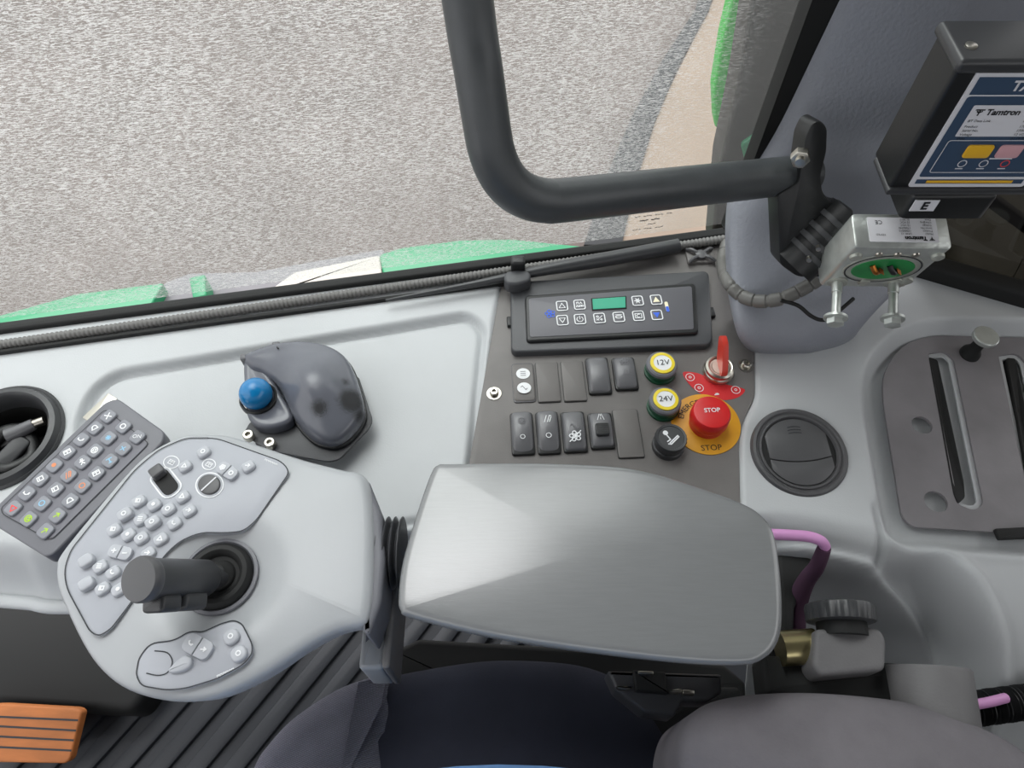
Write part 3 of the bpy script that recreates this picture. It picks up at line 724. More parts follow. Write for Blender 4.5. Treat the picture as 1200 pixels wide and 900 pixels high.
for ci, (C, S) in enumerate(((C1, S1), (C2, S2), (C3, S3))):
    for ri, ((x, y), s) in enumerate(zip(C, S)):
        q = PKT.subpx(x, y)
        kk = put('key', slab(q, rect(.0118, .0112, .0036, 4), .0024, 0, .0011, 3), 'traykey', kt)
        m_ = MC.get((ci, ri), 'white')
        if s == 'on': text('lettering', 'ON', q, 0, 0, .0048, 'white', kk, h=.0025, ang=-math.atan2(PKY.u.y, PKY.u.x))
        else: sym(s, q, .0074, m_, kk, .0009, .0025, ang=-math.atan2(PKY.u.y, PKY.u.x)*.4)
put('metal_bracket', boxm(at(118, 479, .036), (ku.normalized(), Z.cross(ku).normalized(), Z), (.03, .012, .003), .0006), 'steel', kt)
put('support_leg', boxm(at(95, 565, .016), (PKY.u, PKY.v, Z), (.06, .04, .046), .004), 'black', kt)

# ================================================================== JOYSTICK PAD
PD = hz(.078)
PAD_PX = [(245, 505.5), (212, 508.5), (180, 523), (151, 547), (101, 605), (67, 648), (62, 665), (63, 682), (69, 702), (93, 753), (116, 785), (145, 806), (185, 818), (225, 820), (262, 812), (311, 788), (360, 756), (395, 738), (424, 731), (432, 722), (437, 687), (438, 613), (433, 568), (422, 552), (401, 547.5), (352, 535), (303, 519), (270, 508.5)]
pad_l = [tuple(q) for q in cat(PD.ls(PAD_PX), 4)]
JC = PD.subpx(262, 678)
def padh(a, b, t):
    q = Vector((a, b))-Vector(PD.l(258, 678)); d = q.length
    return .003*(1-(1-t)**4)-.011*math.exp(-(d/.036)**4)*min(1, t*4)
pd = thing('joystick_pad', PD.hit(260, 660)-Z*.05, 'silver grey joystick pad covered in small buttons at the front of the armrest', 'control pad')
put('shell', slab(PD, pad_l, 0, -.030, .008, 5, 16, padh, flare=.004), 'pad', pd, ang=60)
put('underside', slab(PD, inset(ccw(pad_l), .006), -.028, -.045, .0, 2, flare=.004), 'tray', pd)
PB1 = PD.lift(.0032)
BP = rnd([(254, 514), (330, 541), (340, 553), (300, 611), (285, 623), (262, 625), (236, 624), (212, 634), (196, 648), (150, 712), (130, 738), (116, 746), (106, 740), (79, 690), (76, 668), (84, 645), (158, 552), (186, 528), (218, 514)], [10, 10, 8, 20, 8, 10, 12, 10, 10, 10, 10, 8, 8, 10, 10, 8, 10, 10, 10], 4)
bp_l = PB1.ls(BP)
put('button_panel', slab(PB1, bp_l, .0006, -.006, .0004, 2), 'padface', pd)
put('panel_seam', stroke(PB1, [bp_l+[bp_l[0]]], .0009, .00065), 'seam', pd, flat=True, ang=0)
LPX = rnd([(160, 790), (163, 772), (176, 754), (205, 751), (222, 740), (238, 741), (260, 731), (274, 727), (284, 731), (296, 755), (296, 766), (286, 779), (254, 796), (218, 807), (196, 809), (166, 804)], [4, 6, 10, 10, 10, 4, 4, 6, 6, 8, 8, 8, 8, 8, 8, 8], 4)
lp_l = PB1.ls(LPX)
put('lower_panel', slab(PB1, lp_l, .0004, -.008, .0004, 2), 'padface', pd)
put('panel_seam', stroke(PB1, [lp_l+[lp_l[0]]], .0009, .00065), 'seam', pd, flat=True, ang=0)
PBB = PB1.lift(.0006)
put('touch_zone', stroke(PBB, [[tuple(q) for q in cat(PBB.ls([(181.5, 762.7), (196, 765), (202, 775.5), (196.6, 787.8), (185.5, 791.5), (172, 789)]), 5, False)]], .0008, .0001), 'seam', pd, flat=True, ang=0)
BA = math.radians(38)
def btn(x, y, w=.0104, h=.0088, s='dot', r=.0036, hh=.0034, ang=BA, kind_='round'):
    q = PBB.subpx(x, y+1, 0, ang)
    o_ = put('button', slab(q, rect(w, h, r, 5), hh, -.0005, .0016, 3), 'key', pd)
    if s: sym(s, q, .0050, 'white', o_, .0009, hh+.0003, ang=-ang)
for i, a in enumerate([(164, 587.5), (182, 591.7), (198.6, 596.8), (215.4, 582.3), (222.8, 598.7), (166.4, 608.8), (205.7, 613.5), (135, 620.8), (151.9, 626.7), (167, 630.6), (189.7, 631.7), (175, 648.5), (118.9, 664), (134, 671), (121.7, 689.7), (140.7, 690.8), (239.6, 530), (218, 546.6), (292, 546.6)]):
    btn(a[0], a[1], s=['box', 'dot', 'ring', 'up', 'arrow', 'lines', 'phone'][i % 7])
for a in ((148.5, 603.3), (181, 612.7), (103.3, 657.5), (103.6, 684.5)): btn(a[0], a[1], .0110, .0090, s='ring' if a[0] > 140 else None, hh=.0050)
def split_pair(x0, y0, x1, y1, w, s0, s1):
    a0, a1 = Vector(PBB.l(x0, y0)), Vector(PBB.l(x1, y1)); c_ = (a0+a1)/2; d = (a1-a0); an = math.atan2(d.y, d.x)
    q = PBB.sub(c_.x, c_.y, 0, an); L = d.length+w*.9
    for sg, s in ((-1, s0), (1, s1)):
        half = rnd([(sg*.00025, -w/2), (sg*.00025, w/2), (sg*L/2, w/2), (sg*L/2, -w/2)], [.0003, .0003, w*.46, w*.46], 5)
        o_ = put('button', slab(q, half, .0034, -.0005, .0004, 2), 'key', pd)
        if s: sym(s, q.sub(sg*L*.25, 0, 0, -an), .0052, 'white', o_, .0010, .0038)
split_pair(136, 647, 149, 650, .0095, 'plus', 'minus')
split_pair(262.7, 549.8, 272.5, 556.5, .0098, 'fan', 'ring')
split_pair(226.5, 755, 240, 762, .0125, 'phone', 'arrow')
for (x, y) in ((272, 745.6), (281, 765.6)): btn(x, y, .0108, .0108, 'ring', .0053)
q = PBB.subpx(215.5, 779); put('button', slab(q, cat([(-.0085, -.004, 0), (-.002, -.0055, 0), (.0055, -.002, 0), (.005, .004, 0), (-.001, .005, 0)], 5), .0036, -.0005, .0016, 3), 'key', pd)
# selector dial with white ring
q = PBB.subpx(245.8, 568.5, 0, math.radians(-38))
put('dial_ring', slab(q, ell(.0118, .0100), .0005, 0), 'white', pd)
put('dial_well', slab(q, ell(.0108, .0090), .0008, 0), 'padface', pd)
dl = put('selector_dial', slab(q, ell(.0094, .0078), .0022, 0, .0012, 3), 'vent', pd)
put('pointer_line', stroke(q, [[(0, -.0068), (0, .0068)]], .0012, .0026), 'label', dl, flat=True, ang=0)
# thumb roller in its slot
q = PBB.subpx(195, 566, 0, math.radians(-46))
slot = rnd([(-.0115, -.0062), (.0115, -.0062), (.0115, .0062), (-.0115, .0062)], [.004, .006, .006, .004], 5)
put('roller_outline', slab(q, inset(ccw(slot), -.0024), .0005, 0), 'white', pd)
put('roller_surround', slab(q, inset(ccw(slot), -.0012), .0007, 0), 'padface', pd)
ro = put('roller_slot', slab(q, slot, .0010, 0), 'rubber', pd)
put('roller_thumb', slab(q.sub(-.0105, 0), rect(.0095, .0105, .002), .0075, 0, .0016, 3), 'vent', pd)
for (x, y, rx, ry) in ((201, 541.8, .0064, .0052), (245, 544.4, .0054, .0044)):
    q = PBB.subpx(x, y, 0, math.radians(-25)); e = ell(rx, ry, 28); o_ = put('printed_oval', stroke(q, [e+[e[0]]], .0008, .0002), 'white', pd, flat=True, ang=0)
    sym('book', q, .0066, 'white', o_, .0006, .0003)
for (x, y, an) in ((318, 542, -25), (265, 788, 25)):
    q = PBB.subpx(x, y, 0, math.radians(an)); put('tiny_print', stroke(q, [[(-.006+i*.002, -.0006), (-.006+i*.002, .0006), (-.0048+i*.002, .0006), (-.0048+i*.002, -.0003)] for i in range(6)], .0005, .0002), 'white', pd, flat=True, ang=0)
# dark end flange and bellows towards the armrest
fl = [at(427, 570, .070), at(437, 690, .070), at(430, 700, .03)]
put('end_flange', slab(hz(.073), hz(.073).ls(rnd([(424, 562), (432, 562), (447, 600), (451, 655), (447, 705), (432, 745), (424, 738)], 5, 4)), 0, -.048, .004, 3), 'tray', pd, label='darker grey end flange')
b0, b1 = at(444, 648, .045), at(473, 648, .045)
put('bellows', tube([b0, b1], .03, 32, sm=1, rfun=None) if False else tube([b0+(b1-b0)*(i/48) for i in range(49)], .03, 36, sm=1, rfun=lambda t, l: .0245+.004*math.sin(t*math.pi*2*3.5)), 'bezel', pd, label='dark grey ribbed bellows')

# joystick
ax = (atd(171, 680, .462)-at(262, 678, .078)); js_h = ax.length; ax = ax.normalized()
JB = Pl(at(259, 677, .0705), Z, (1, 0, 0)); JP = Pl(at(261, 677, .0735), ax, (1, 0, 0))
js = thing('joystick', JB.w(0, 0), 'black joystick with flat round cap leaning out of the silver pad', 'joystick')
put('base_ring', lathe(JB, [(.0285, .002), (.0282, .0048), (.026, .0052), (.0245, .0035), (.0240, .001)], 56, cap=False), 'tray', js)
put('rubber_boot', lathe(JB, [(.0248, .0025), (.0240, .0065), (.0215, .0095), (.0185, .0098), (.0160, .0080), (.0148, .0045), (.0120, .0040), (.0105, .0070), (.0085, .0080), (.006, .012)], 52), 'rubber', js)
put('shaft', lathe(JP, [(.0075, .002), (.0075, .03)], 28), 'satin', js)
gr_ = put('grip', lathe(JP, [(.0105, .014), (.0128, .018), (.0135, js_h-.006), (.0142, js_h-.001)], 48), 'satin', js)
put('cap', lathe(JP, [(.0140, js_h-.002), (.0148, js_h), (.0149, js_h+.004), (.0138, js_h+.0062), (.0128, js_h+.0064), (0, js_h+.0064)], 52), 'vent', js, label='flat grey round cap')
sd_ = Vector((-.05, -1, 0)); sd_ = (sd_-ax*sd_.dot(ax)).normalized(); tx = sd_.cross(ax)
put('trigger', boxm(JP.w(0, 0, js_h*.80)+sd_*.0155, (tx, sd_, ax), (.018, .012, .016), .003), 'satin', js)
put('trigger', boxm(JP.w(0, 0, js_h*.50)+sd_*.0150, (tx, sd_, ax), (.019, .013, .020), .004), 'satin', js)

# ================================================================== ARMREST
PA = hz(.083)
ARM_PX = [(513, 542), (530, 541), (620, 540), (706, 543), (753, 549), (807, 564), (870, 587), (895, 603), (909, 624), (916, 665), (919, 719), (914, 750), (900, 768), (874, 777), (807, 775), (690, 762), (573, 744), (482, 722), (468, 713), (466, 695), (471, 656), (488, 598), (504, 553)]
arm_l = [tuple(q) for q in cat(PA.ls(ARM_PX), 5)]
ar = thing('armrest', PA.hit(690, 660)-Z*.09, 'wide smooth grey plastic armrest in the middle of the photo', 'armrest')
put('cover', slab(PA, arm_l, 0, -.032, .006, 5, 12, lambda a, b, t: .0035*(1-(1-t)**2), flare=.005), 'arm', ar, ang=60)
put('underside', slab(PA, inset(ccw(arm_l), .010), -.030, -.052, .004, 2), 'bezel', ar)
# support arm seen between pad and armrest
zz = Vector((0, 0, 1)); sa0 = at(452, 745, -.05)
put('support_arm', boxm(at(447, 740, -.01), ((1, 0, 0), (0, 1, 0), (0, 0, 1)), (.020, .070, .06), .004), 'pad', ar, label='grey metal support arm')
put('support_rib', boxm(at(463, 742, -.005), ((1, 0, 0), (0, 1, 0), (0, 0, 1)), (.006, .066, .065), .002), 'boxgrey', ar)
# ================================================================== ADJUSTER behind the armrest
aj = thing('armrest_adjuster', at(985, 790, -.06), 'grey cast hinge block with black ribbed adjusting knob behind the armrest', 'adjuster')
bx = Pl(at(998, 770, .02), Z, (1, -.03, 0))
put('hinge_block', slab(bx, bx.ls(rnd([(955, 737), (1012, 732), (1034, 738), (1040, 752), (1038, 785), (962, 792), (952, 780)], 6, 4)), .0, -.06, .004, 3), 'boxgrey', aj)
kk = Pl(atd(986, 733, .575), (0.05, 1, .10), (1, 0, 0))
put('adjusting_knob', lathe(kk, [(.0235, .002), (.0262, .003), (.0265, .013), (.0255, .0155), (.023, .0165), (0, .0165)], 72, ribs=24, ribd=.0012, ribrows=(1, 2)), 'satin', aj)
put('knob_stem', lathe(kk, [(.019, -.008), (.019, .004)], 32), 'rubber', aj)
put('brass_sleeve', tube([at(914, 760, .0), at(955, 757, .0)], .0135, 32, sm=1), 'brass', aj, label='shiny brass sleeve')
put('black_arm', boxm(at(985, 800, -.02), (Vector((1, -.06, 0)).normalized(), Vector((.06, 1, 0)).normalized(), Z), (.13, .03, .03), .004), 'rubber', aj)
cy = Pl(atd(1086, 784, .57), (.08, 1, .14), (1, 0, 0))
put('end_drum', lathe(cy, [(.031, -.06), (.0312, -.001), (.030, .001), (0, .001)], 56), 'boxgrey', aj)

# ================================================================== PINK CORDS
pk = thing('pink_hose', at(950, 640, -.03), 'pink hose loop with dark web hanging behind the rear end of the armrest', 'hose')
put('tube', tube([at(900, 626, .03), at(925, 627, .03), at(948, 629, .03), at(962, 634, .027), at(967, 641, .02)], .0045, 16), 'pink', pk)
put('web', tube([at(966, 642, .02), at(957, 664, .0), at(944, 682, -.02), at(935, 705, -.04), at(931, 735, -.06)], .0075, 14, rfun=lambda t, l: .0055+.004*t), 'purple', pk)
put('pocket', slab(hz(-.03), hz(-.03).ls(rnd([(910, 632), (962, 636), (965, 652), (945, 682), (932, 712), (930, 760), (900, 760)], 5, 3)), 0, -.03, .004, 3), 'rubber', pk)
ch_ = thing('corrugated_sleeve', at(1180, 835, -.08), 'black corrugated split sleeve with a pink hose inside, right of the backrest', 'sleeve')
c0 = [at(1130, 832, -.05), at(1165, 829, -.05), at(1200, 826, -.05), at(1260, 815, -.05)]
put('corrugation', tube(c0[1:] and [c0[0]+(c0[3]-c0[0])*(i/120) for i in range(121)], .012, 24, sm=1, rfun=lambda t, l: .0125+.0016*math.sin(t*math.pi*2*28)), 'black', ch_)
put('inner_hose', tube([at(1130, 828, -.02), at(1158, 823, -.028), at(1178, 818, -.036)], .004, 12), 'pink', ch_)

# ================================================================== SEAT
st = thing('operator_seat', at(560, 900, -.25), 'dark fabric operator seat, cushion and backrest along the bottom of the photo', 'seat')
PC = hz(-.10)
CU = [(250, 1010), (290, 900), (312, 868), (345, 835), (400, 800), (455, 786), (540, 771), (600, 767), (680, 773), (735, 795), (775, 835), (800, 880), (815, 930), (800, 1100), (600, 1230), (330, 1180)]
cu_l = [tuple(q) for q in cat(PC.ls(CU), 5)]
put('cushion', slab(PC, cu_l, 0, -.12, .03, 6, 10, lambda a, b, t: .012*(1-(1-t)**2)), 'plush', st, ang=60)
put('seat_base', slab(hz(-.16), hz(-.16).ls(rnd([(462, 762), (490, 748), (700, 760), (850, 778), (875, 800), (875, 960), (470, 960)], 4, 3)), 0, -.2, .006, 3), 'rubber', st)
RB = [(250, 1010), (288, 902), (309, 868), (343, 834), (399, 799.5), (453, 785.5), (462, 800), (478, 840), (498, 890), (520, 960), (540, 1040), (400, 1130)]
rb_l = ccw([tuple(q) for q in cat(PC.ls(RB), 5)])
put('ribbed_front', slab(PC.lift(.006), rb_l, .0, -.10, .03, 6, 8, lambda a, b, t: .012*(1-(1-t)**2)), None or mat('ribbed_blue_grey_fabric', (112, 112, 124), .9, spec=.15), st, label='blue grey ribbed fabric front', ang=60)
PBK = hz(.035)
BK = [(804, 905), (803, 872), (812, 842), (832, 821), (872, 809), (935, 804.5), (1005, 807), (1085, 817), (1150, 838), (1215, 872), (1270, 930), (1290, 1040), (1100, 1120), (900, 1110), (815, 1010)]
bk_l = [tuple(q) for q in cat(PBK.ls(BK), 5)]
put('backrest_bolster', slab(PBK, bk_l, 0, -.16, .03, 7, 8, lambda a, b, t: .008*(1-(1-t)**2)), 'suede', st, label='grey suede backrest bolster', ang=60)
n_, l_ = nodes_of(MATS['ribbed_blue_grey_fabric']); bs = n_['Principled BSDF']
tc = n_.new('ShaderNodeTexCoord'); wv = n_.new('ShaderNodeTexWave'); wv.inputs['Scale'].default_value = 210; wv.inputs['Distortion'].default_value = .8; wv.inputs['Detail'].default_value = 1; wv.inputs['Detail Scale'].default_value = 3
mp = n_.new('ShaderNodeMapping'); mp.inputs['Rotation'].default_value = (0, 0, math.radians(70)); l_.new(tc.outputs['Object'], mp.inputs[0]); l_.new(mp.outputs[0], wv.inputs[0])
bp_ = n_.new('ShaderNodeBump'); bp_.inputs['Strength'].default_value = .7; bp_.inputs['Distance'].default_value = .002; l_.new(wv.outputs['Fac'], bp_.inputs['Height']); l_.new(bp_.outputs[0], bs.inputs['Normal'])
cr = n_.new('ShaderNodeValToRGB'); cr.color_ramp.elements[0].color = lin((92, 92, 104))+(1,); cr.color_ramp.elements[1].color = lin((134, 134, 146))+(1,); l_.new(wv.outputs['Fac'], cr.inputs[0]); l_.new(cr.outputs[0], bs.inputs['Base Color'])
# seat belt hardware in the gap
bh = thing('seat_bracket', at(765, 830, -.2), 'black bracket with bright metal edges in the gap between cushion and backrest', 'bracket')
gz = -.045
put('bracket_body', slab(hz(gz), hz(gz).ls(rnd([(712, 786), (846, 790), (846, 812), (830, 822), (800, 822), (790, 840), (755, 835), (722, 808)], 3, 3)), 0, -.03, .003, 3), 'bezel', bh)
put('buckle_plate', slab(hz(gz+.006), hz(gz+.006).ls(rnd([(742, 785), (780, 787), (784, 813), (745, 810)], 2, 3)), 0, -.01, .002), 'rubber', bh)
for pts in ([(722, 804), (734, 804), (742, 806), (733, 808.5), (726, 807)], [(784, 809), (795, 807), (800, 808), (798, 812), (788, 811.5)], [(800, 808), (814, 809), (814, 814), (800, 813)], [(748, 786), (766, 786.5), (766, 790), (748, 789.5)]):
    put('metal_edge', slab(hz(gz+.010), hz(gz+.010).ls(rnd(pts, 1, 2)), 0, -.008, .0008), 'steel', bh)
put('floor_bar', boxm(at(775, 845, -.14), ((1, 0, 0), (0, 1, 0), (0, 0, 1)), (.14, .05, .06), .004), 'rubber', bh)

# person: lap in blue jeans
denim = mat('blue_denim', (104, 142, 190), .9, bump=.5, bscale=500, var=.15, vscale=30, spec=.1)
def lap():
    me = bpy.data.meshes.new('person'); 
    k = {}
    base = at(735, 902, .02)
    J = [Vector((base.x+.20, base.y-.20, .0)), Vector((base.x+.02, base.y-.075, .045)), Vector((base.x-.10, base.y-.06, .05)), Vector((base.x-.26, base.y-.08, .04)), Vector((base.x-.30, base.y-.09, -.22)),
         Vector((base.x+.0, base.y-.26, .045)), Vector((base.x-.12, base.y-.27, .05)), Vector((base.x-.26, base.y-.27, .04)), Vector((base.x-.30, base.y-.27, -.22))]
    E = [(0, 1), (1, 2), (2, 3), (3, 4), (0, 5), (5, 6), (6, 7), (7, 8)]
    me.from_pydata([tuple(j) for j in J], E, [])
    o = bpy.data.objects.new('tmp', me); COL.objects.link(o)
    md = o.modifiers.new('s', 'SKIN'); me.skin_vertices
    rad = [.10, .078, .072, .062, .05, .078, .072, .062, .05]
    for i, v in enumerate(me.skin_vertices[0].data):
        v.radius = (rad[i], rad[i]); v.use_root = (i == 0)
    o.modifiers.new('b', 'SUBSURF').levels = 2
    bpy.context.view_layer.update()
    m2 = bpy.data.meshes.new_from_object(o.evaluated_get(bpy.context.evaluated_depsgraph_get()))
    bpy.data.objects.remove(o)
    return m2
lm = lap()

# ================================================================== FLOOR, PEDAL
FZ = -.50
def floor_():
    o = put('floor', slab(hz(FZ), [(-1.3, -1.2), (1.0, -1.2), (1.0, .45), (-1.3, .45)], 0, -.03), 'floormat', kind='structure')
    return o
floor_()
PFl = hz(FZ)
fm = thing('floor_mat', PFl.hit(250, 880), 'black rubber floor mat with long raised ribs below the joystick pad', 'mat')
put('mat_base', slab(PFl, PFl.ls([(-150, 560), (520, 560), (620, 1100), (-350, 1100)]), .006, .0005, .002), 'floormat', fm)
d0, d1 = PFl.hit(364, 794), PFl.hit(303, 869)
dr = (d1-d0).normalized(); nr = Vector((-dr.y, dr.x, 0))
for i in range(-7, 8):
    c_ = (d0+d1)/2+nr*(i*.041)
    L = .60
    pr = Pl(c_+Z*.006, Z, dr)
    put('rib', slab(pr, rect(L, .024, .010), .007, -.001, .003, 2), 'floormat', fm)
mb = hz(FZ+.03)
put('heel_step', slab(mb, mb.ls(rnd([(-200, 640), (120, 660), (200, 790), (168, 838), (120, 836), (-200, 812)], [5, 30, 20, 14, 10, 5], 5)), .03, -.03, .012, 4), 'rubber', fm)
ppl = Pl(at(45, 860, FZ+.075), (-.05, -.30, 1), (1, -.01, 0))
pe = thing('pedal', at(45, 860, FZ), 'orange grooved foot pedal at bottom left of the photo', 'pedal')
PE = rnd([(-30, 826), (4, 825), (90, 830), (96, 834), (82, 890), (76, 895), (-40, 893)], [3, 3, 5, 4, 4, 5, 3], 4)
put('pedal_pad', slab(ppl, ppl.ls(PE), 0, -.012, .003, 3), 'orange', pe)
for y0, y1 in ((840, 844), (851, 856), (863, 867.5), (875.5, 879.5)):
    A_, B_ = ppl.hit(-20, y0-1), ppl.hit(90-(y0-840)*.22, y1)
    a2, b2 = ppl.l(-20, y0-1), ppl.l(91-(y0-840)*.22, y1)
    put('groove', stroke(ppl, [[a2, b2]], .0024, .0004), 'seam', pe, flat=True, ang=0)
put('pedal_arm', boxm(at(40, 860, FZ+.022), ((1, 0, 0), (0, 1, 0), Z), (.05, .05, .044), .004), 'black', pe)

# ================================================================== PILLAR TRIM
def pillar():
    rows = [  # left px, right px, y distance
        ((884, 418), (1012, 416), .425), ((872, 415), (1018, 414), .408), ((866, 408), (1022, 409), .400), ((863, 396), (1030, 400), .402), ((861, 374), (1050, 378), .414), ((860, 345), (1082, 350), .434), ((859, 315), (1106, 325), .452), ((861, 285), (1116, 295), .466),
        ((866, 262), (1126, 268), .474), ((888, 240), (1140, 240), .482), ((904, 214), (1154, 215), .487), ((922, 175), (1180, 170), .494), ((946, 110), (1212, 110), .502), ((970, 50), (1250, 50), .508), ((990, 0), (1290, -10), .512), ((1030, -90), (1350, -120), .522), ((1100, -250), (1450, -300), .540)]
    bm = bmesh.new(); G = []; n = 22
    for (l, r, y) in rows:
        Lp, Rp = aty(*l, y), aty(*r, y); w = (Rp-Lp).length; row = []
        back = Vector((0, 1, 0))
        row.append(bm.verts.new(Lp+back*.050)); row.append(bm.verts.new(Lp+back*.038))
        for i in range(n+1):
            t = i/n; s = .022/w
            k = 0.0
            if t < s: k = .010*(1-math.sqrt(max(0, 1-(1-t/s)**2)))
            if t > 1-s*1.6: k = .020*(1-math.sqrt(max(0, 1-(1-(1-t)/(s*1.6))**2)))
            row.append(bm.verts.new(Lp.lerp(Rp, t)+back*(k+.075*max(0, .5-t)**1.5*min(1, max(0, (y-.44)/.04))+.03*max(0, t-.5))))
        row.append(bm.verts.new(Rp+back*.05)); row.append(bm.verts.new(Rp+back*.10))
        G.append(row)
    G.append([bm.verts.new(Vector((v.co.x, v.co.y+.02, .97))) for v in G[-1]])
    for a in range(len(G)-1):
        for i in range(len(G[a])-1): bm.faces.new((G[a][i], G[a][i+1], G[a+1][i+1], G[a+1][i]))
    bl = [bm.verts.new(v.co*1) for v in G[0]]
    for b_, v in zip(bl, G[0]): b_.co = Vector((v.co.x, max(v.co.y, .44)+.02, v.co.z-.012))
    for i in range(len(bl)-1): bm.faces.new((bl[i], bl[i+1], G[0][i+1], G[0][i]))
    bmesh.ops.recalc_face_normals(bm, faces=bm.faces)
    me = bpy.data.meshes.new('t'); bm.to_mesh(me); bm.free()
    o = bpy.data.objects.new('t', me); COL.objects.link(o); sb = o.modifiers.new('s', 'SUBSURF'); sb.levels = 2; 
    bpy.context.view_layer.update()
    m2 = bpy.data.meshes.new_from_object(o.evaluated_get(bpy.context.evaluated_depsgraph_get())); bpy.data.objects.remove(o)
    return put_mesh('pillar_trim', m2, 'pillar', ang=0, label='blue grey grained corner pillar trim beside the front window', cat_='pillar trim')
pillar()

# ================================================================== HAND RAIL and its bracket
hr = thing('hand_rail', aty(940, 205, .49), 'thick dark grey bent tube hand rail crossing the window', 'hand rail')
e0 = aty(950, 203, .474); e1 = atd(600, 246, .507); e2 = atd(572, 190, .50); up_ = atd(548, 0, .44); up2 = up_+(up_-e2)*1.3
dx = (e0-e1).normalized()
pts = [e0, e0.lerp(e1, .5)] ; 
corner = atd(585, 243, .507)
A1 = corner+(e0-corner).normalized()*.050; B1 = corner+(up_-corner).normalized()*.050
path = [e0, e0.lerp(A1, .33), e0.lerp(A1, .66), A1]
for i in range(1, 8):
    t = i/8; path.append(A1*(1-t)**2+corner*2*t*(1-t)+B1*t*t)
path += [B1, B1.lerp(up_, .5), up_, up2]
put('tube', tube(path, .0158, 36, sm=4), 'rail', hr)
yb = .470
pb = pl3(aty(950, 145, .478), aty(1000, 246, .452), aty(932, 325, .424))
pb = Pl(pb.o+pb.n*.014, pb.n, (1, 0, 0))
bk = put('mounting_plate', slab(pb, pb.ls(rnd([(944, 160), (952, 144), (962, 141), (970, 150), (969, 178), (962, 205), (964, 226), (978, 240), (1002, 246), (996, 262), (968, 325), (935, 325), (914, 310), (911, 228), (936, 215)], 6, 4)), 0, -.022, .0015, 2), 'black', hr, label='black mounting plate')
BA0, BA1 = aty(996, 250, .440), aty(930, 312, .418)
bmx = tube([BA0, BA1], .0195, 28, sm=1)
put('pivot_barrel', bmx, 'black', hr)
for t in (.22, .42, .58, .74):
    c_ = BA0.lerp(BA1, t); d_ = (BA1-BA0).normalized()
    put('barrel_ring', tube([c_-d_*.0022, c_+d_*.0022], .0218, 28, sm=1), 'satin', hr)
for (x, y) in ((938, 182), (914, 242)):
    q = Pl(aty(x, y, .458), (-.3, -1, .2), (1, 0, 0)); s = put('clamp_bolt', hexbolt(q, .0075, .008), 'steel', hr, label='bright clamp bolt')
    put('bolt_stud', lathe(q, [(.004, .007), (.004, .013), (0, .0135)], 16), 'steel', s)
for (x, y) in ((948, 305), (959, 292)):
    q = Pl(aty(x, y, .404), (-.25, -1, .25), (1, 0, 0)); put('set_screw', lathe(q, [(.002, -.004), (.002, .0005), (0, .0006)], 12), 'steel', hr)

# ================================================================== BLACK CONTROL BOX with label
FBx = Pl(Vector((.260, .374, .250)), (0.0, -1, .02), (1, -.02, 0))     # u right, v = up
FBx = Pl(Vector((.260, .374, .250)), (0.0, -1, .0), (1, .0, 0))
W_, H_ = .098, .096
cb = thing('scale_control_box', FBx.w(.045, 0, -.02), 'black control box with blue and white printed front, fixed on the pillar at upper right', 'control box')
body = rnd([(-.004, 0), (W_, 0), (W_, H_), (-.004, H_)], .004, 4)
put('housing', slab(FBx, body, -.001, -.034, .003, 3), 'black', cb)
put('end_cap', slab(FBx, rnd([(-.006, H_-.006), (W_+.002, H_-.006), (W_+.002, H_+.003), (-.006, H_+.003)], .004, 4), .002, -.037, .003, 3), 'satin', cb)
put('foot_lip', slab(FBx, rnd([(-.0048, -.0025), (W_, -.0025), (W_, .0025), (-.0048, .0025)], .002, 3), .0015, -.031, .001, 2), 'satin', cb)
q = Pl(FBx.w(.004, H_+.003, -.012), Z, (1, 0, 0)); put('cap_screw', lathe(q, [(.0035, 0), (.0035, .001), (.002, .0016), (0, .0016)], 18), 'steel', cb)
lab = FBx.ls([(1151, 84), (1053, 212), (1170, 219), (1282, 88)])
LA = Vector(lab[1]); LW = (Vector(lab[2])-LA).length; LH = (Vector(lab[0])-LA).length
LB = FBx.sub(.0085, .0035, -.001); LW, LH = .078, .089
lbp = put('front_label', slab(LB, rect(LW, LH, .002, 3, LW/2, LH/2), .0008, 0, 0), 'label', cb)
put('blue_field', fill(LB, rnd([(.003, .009), (LW-.003, .009), (LW-.003, LH-.018), (.003, LH-.018)], .002), .0010), 'navy', lbp, flat=True, ang=0)
put('blue_band', fill(LB, [(.003, LH-.017), (LW-.003, LH-.017), (LW-.003, LH-.005), (.003, LH-.005)], .0010), 'navy', lbp, flat=True, ang=0)
text('lettering', 'TAMTRON', LB, LW*.62, LH-.011, .0095, 'label', lbp, h=.0013, bold=.0003)
put('blue_strip', fill(LB, [(.003, .003), (LW-.003, .003), (LW-.003, .0068), (.003, .0068)], .0010), 'navy', lbp, flat=True, ang=0)
put('gold_strip', fill(LB, [(.010, .0038), (LW-.010, .0038), (LW-.010, .006), (.010, .006)], .0012), 'keyyellow', lbp, flat=True, ang=0)
put('paper_panel', fill(LB, rnd([(.010, .042), (LW-.006, .042), (LW-.006, LH-.024), (.010, LH-.024)], .001), .0012), 'label', lbp, flat=True, ang=0)
def logo(pl, a, b, s, m, par, h, flip=1):
    put('logo', stroke(pl, [[(a-s*flip, b+s*.7*flip), (a+s*flip, b+s*.7*flip)], [(a-s*.6*flip, b+s*.3*flip), (a, b-s*.1*flip), (a+s*.6*flip, b+s*.3*flip)], [(a, b+s*.5*flip), (a, b-s*.8*flip)]], s*.35, h), m, par, flat=True, ang=0)
logo(LB, .0155, LH-.029, .0026, 'ink', lbp, .0014)
text('lettering', 'Tamtron', LB, .020, LH-.029, .0058, 'ink', lbp, h=.0014, align='LEFT', bold=.0002)
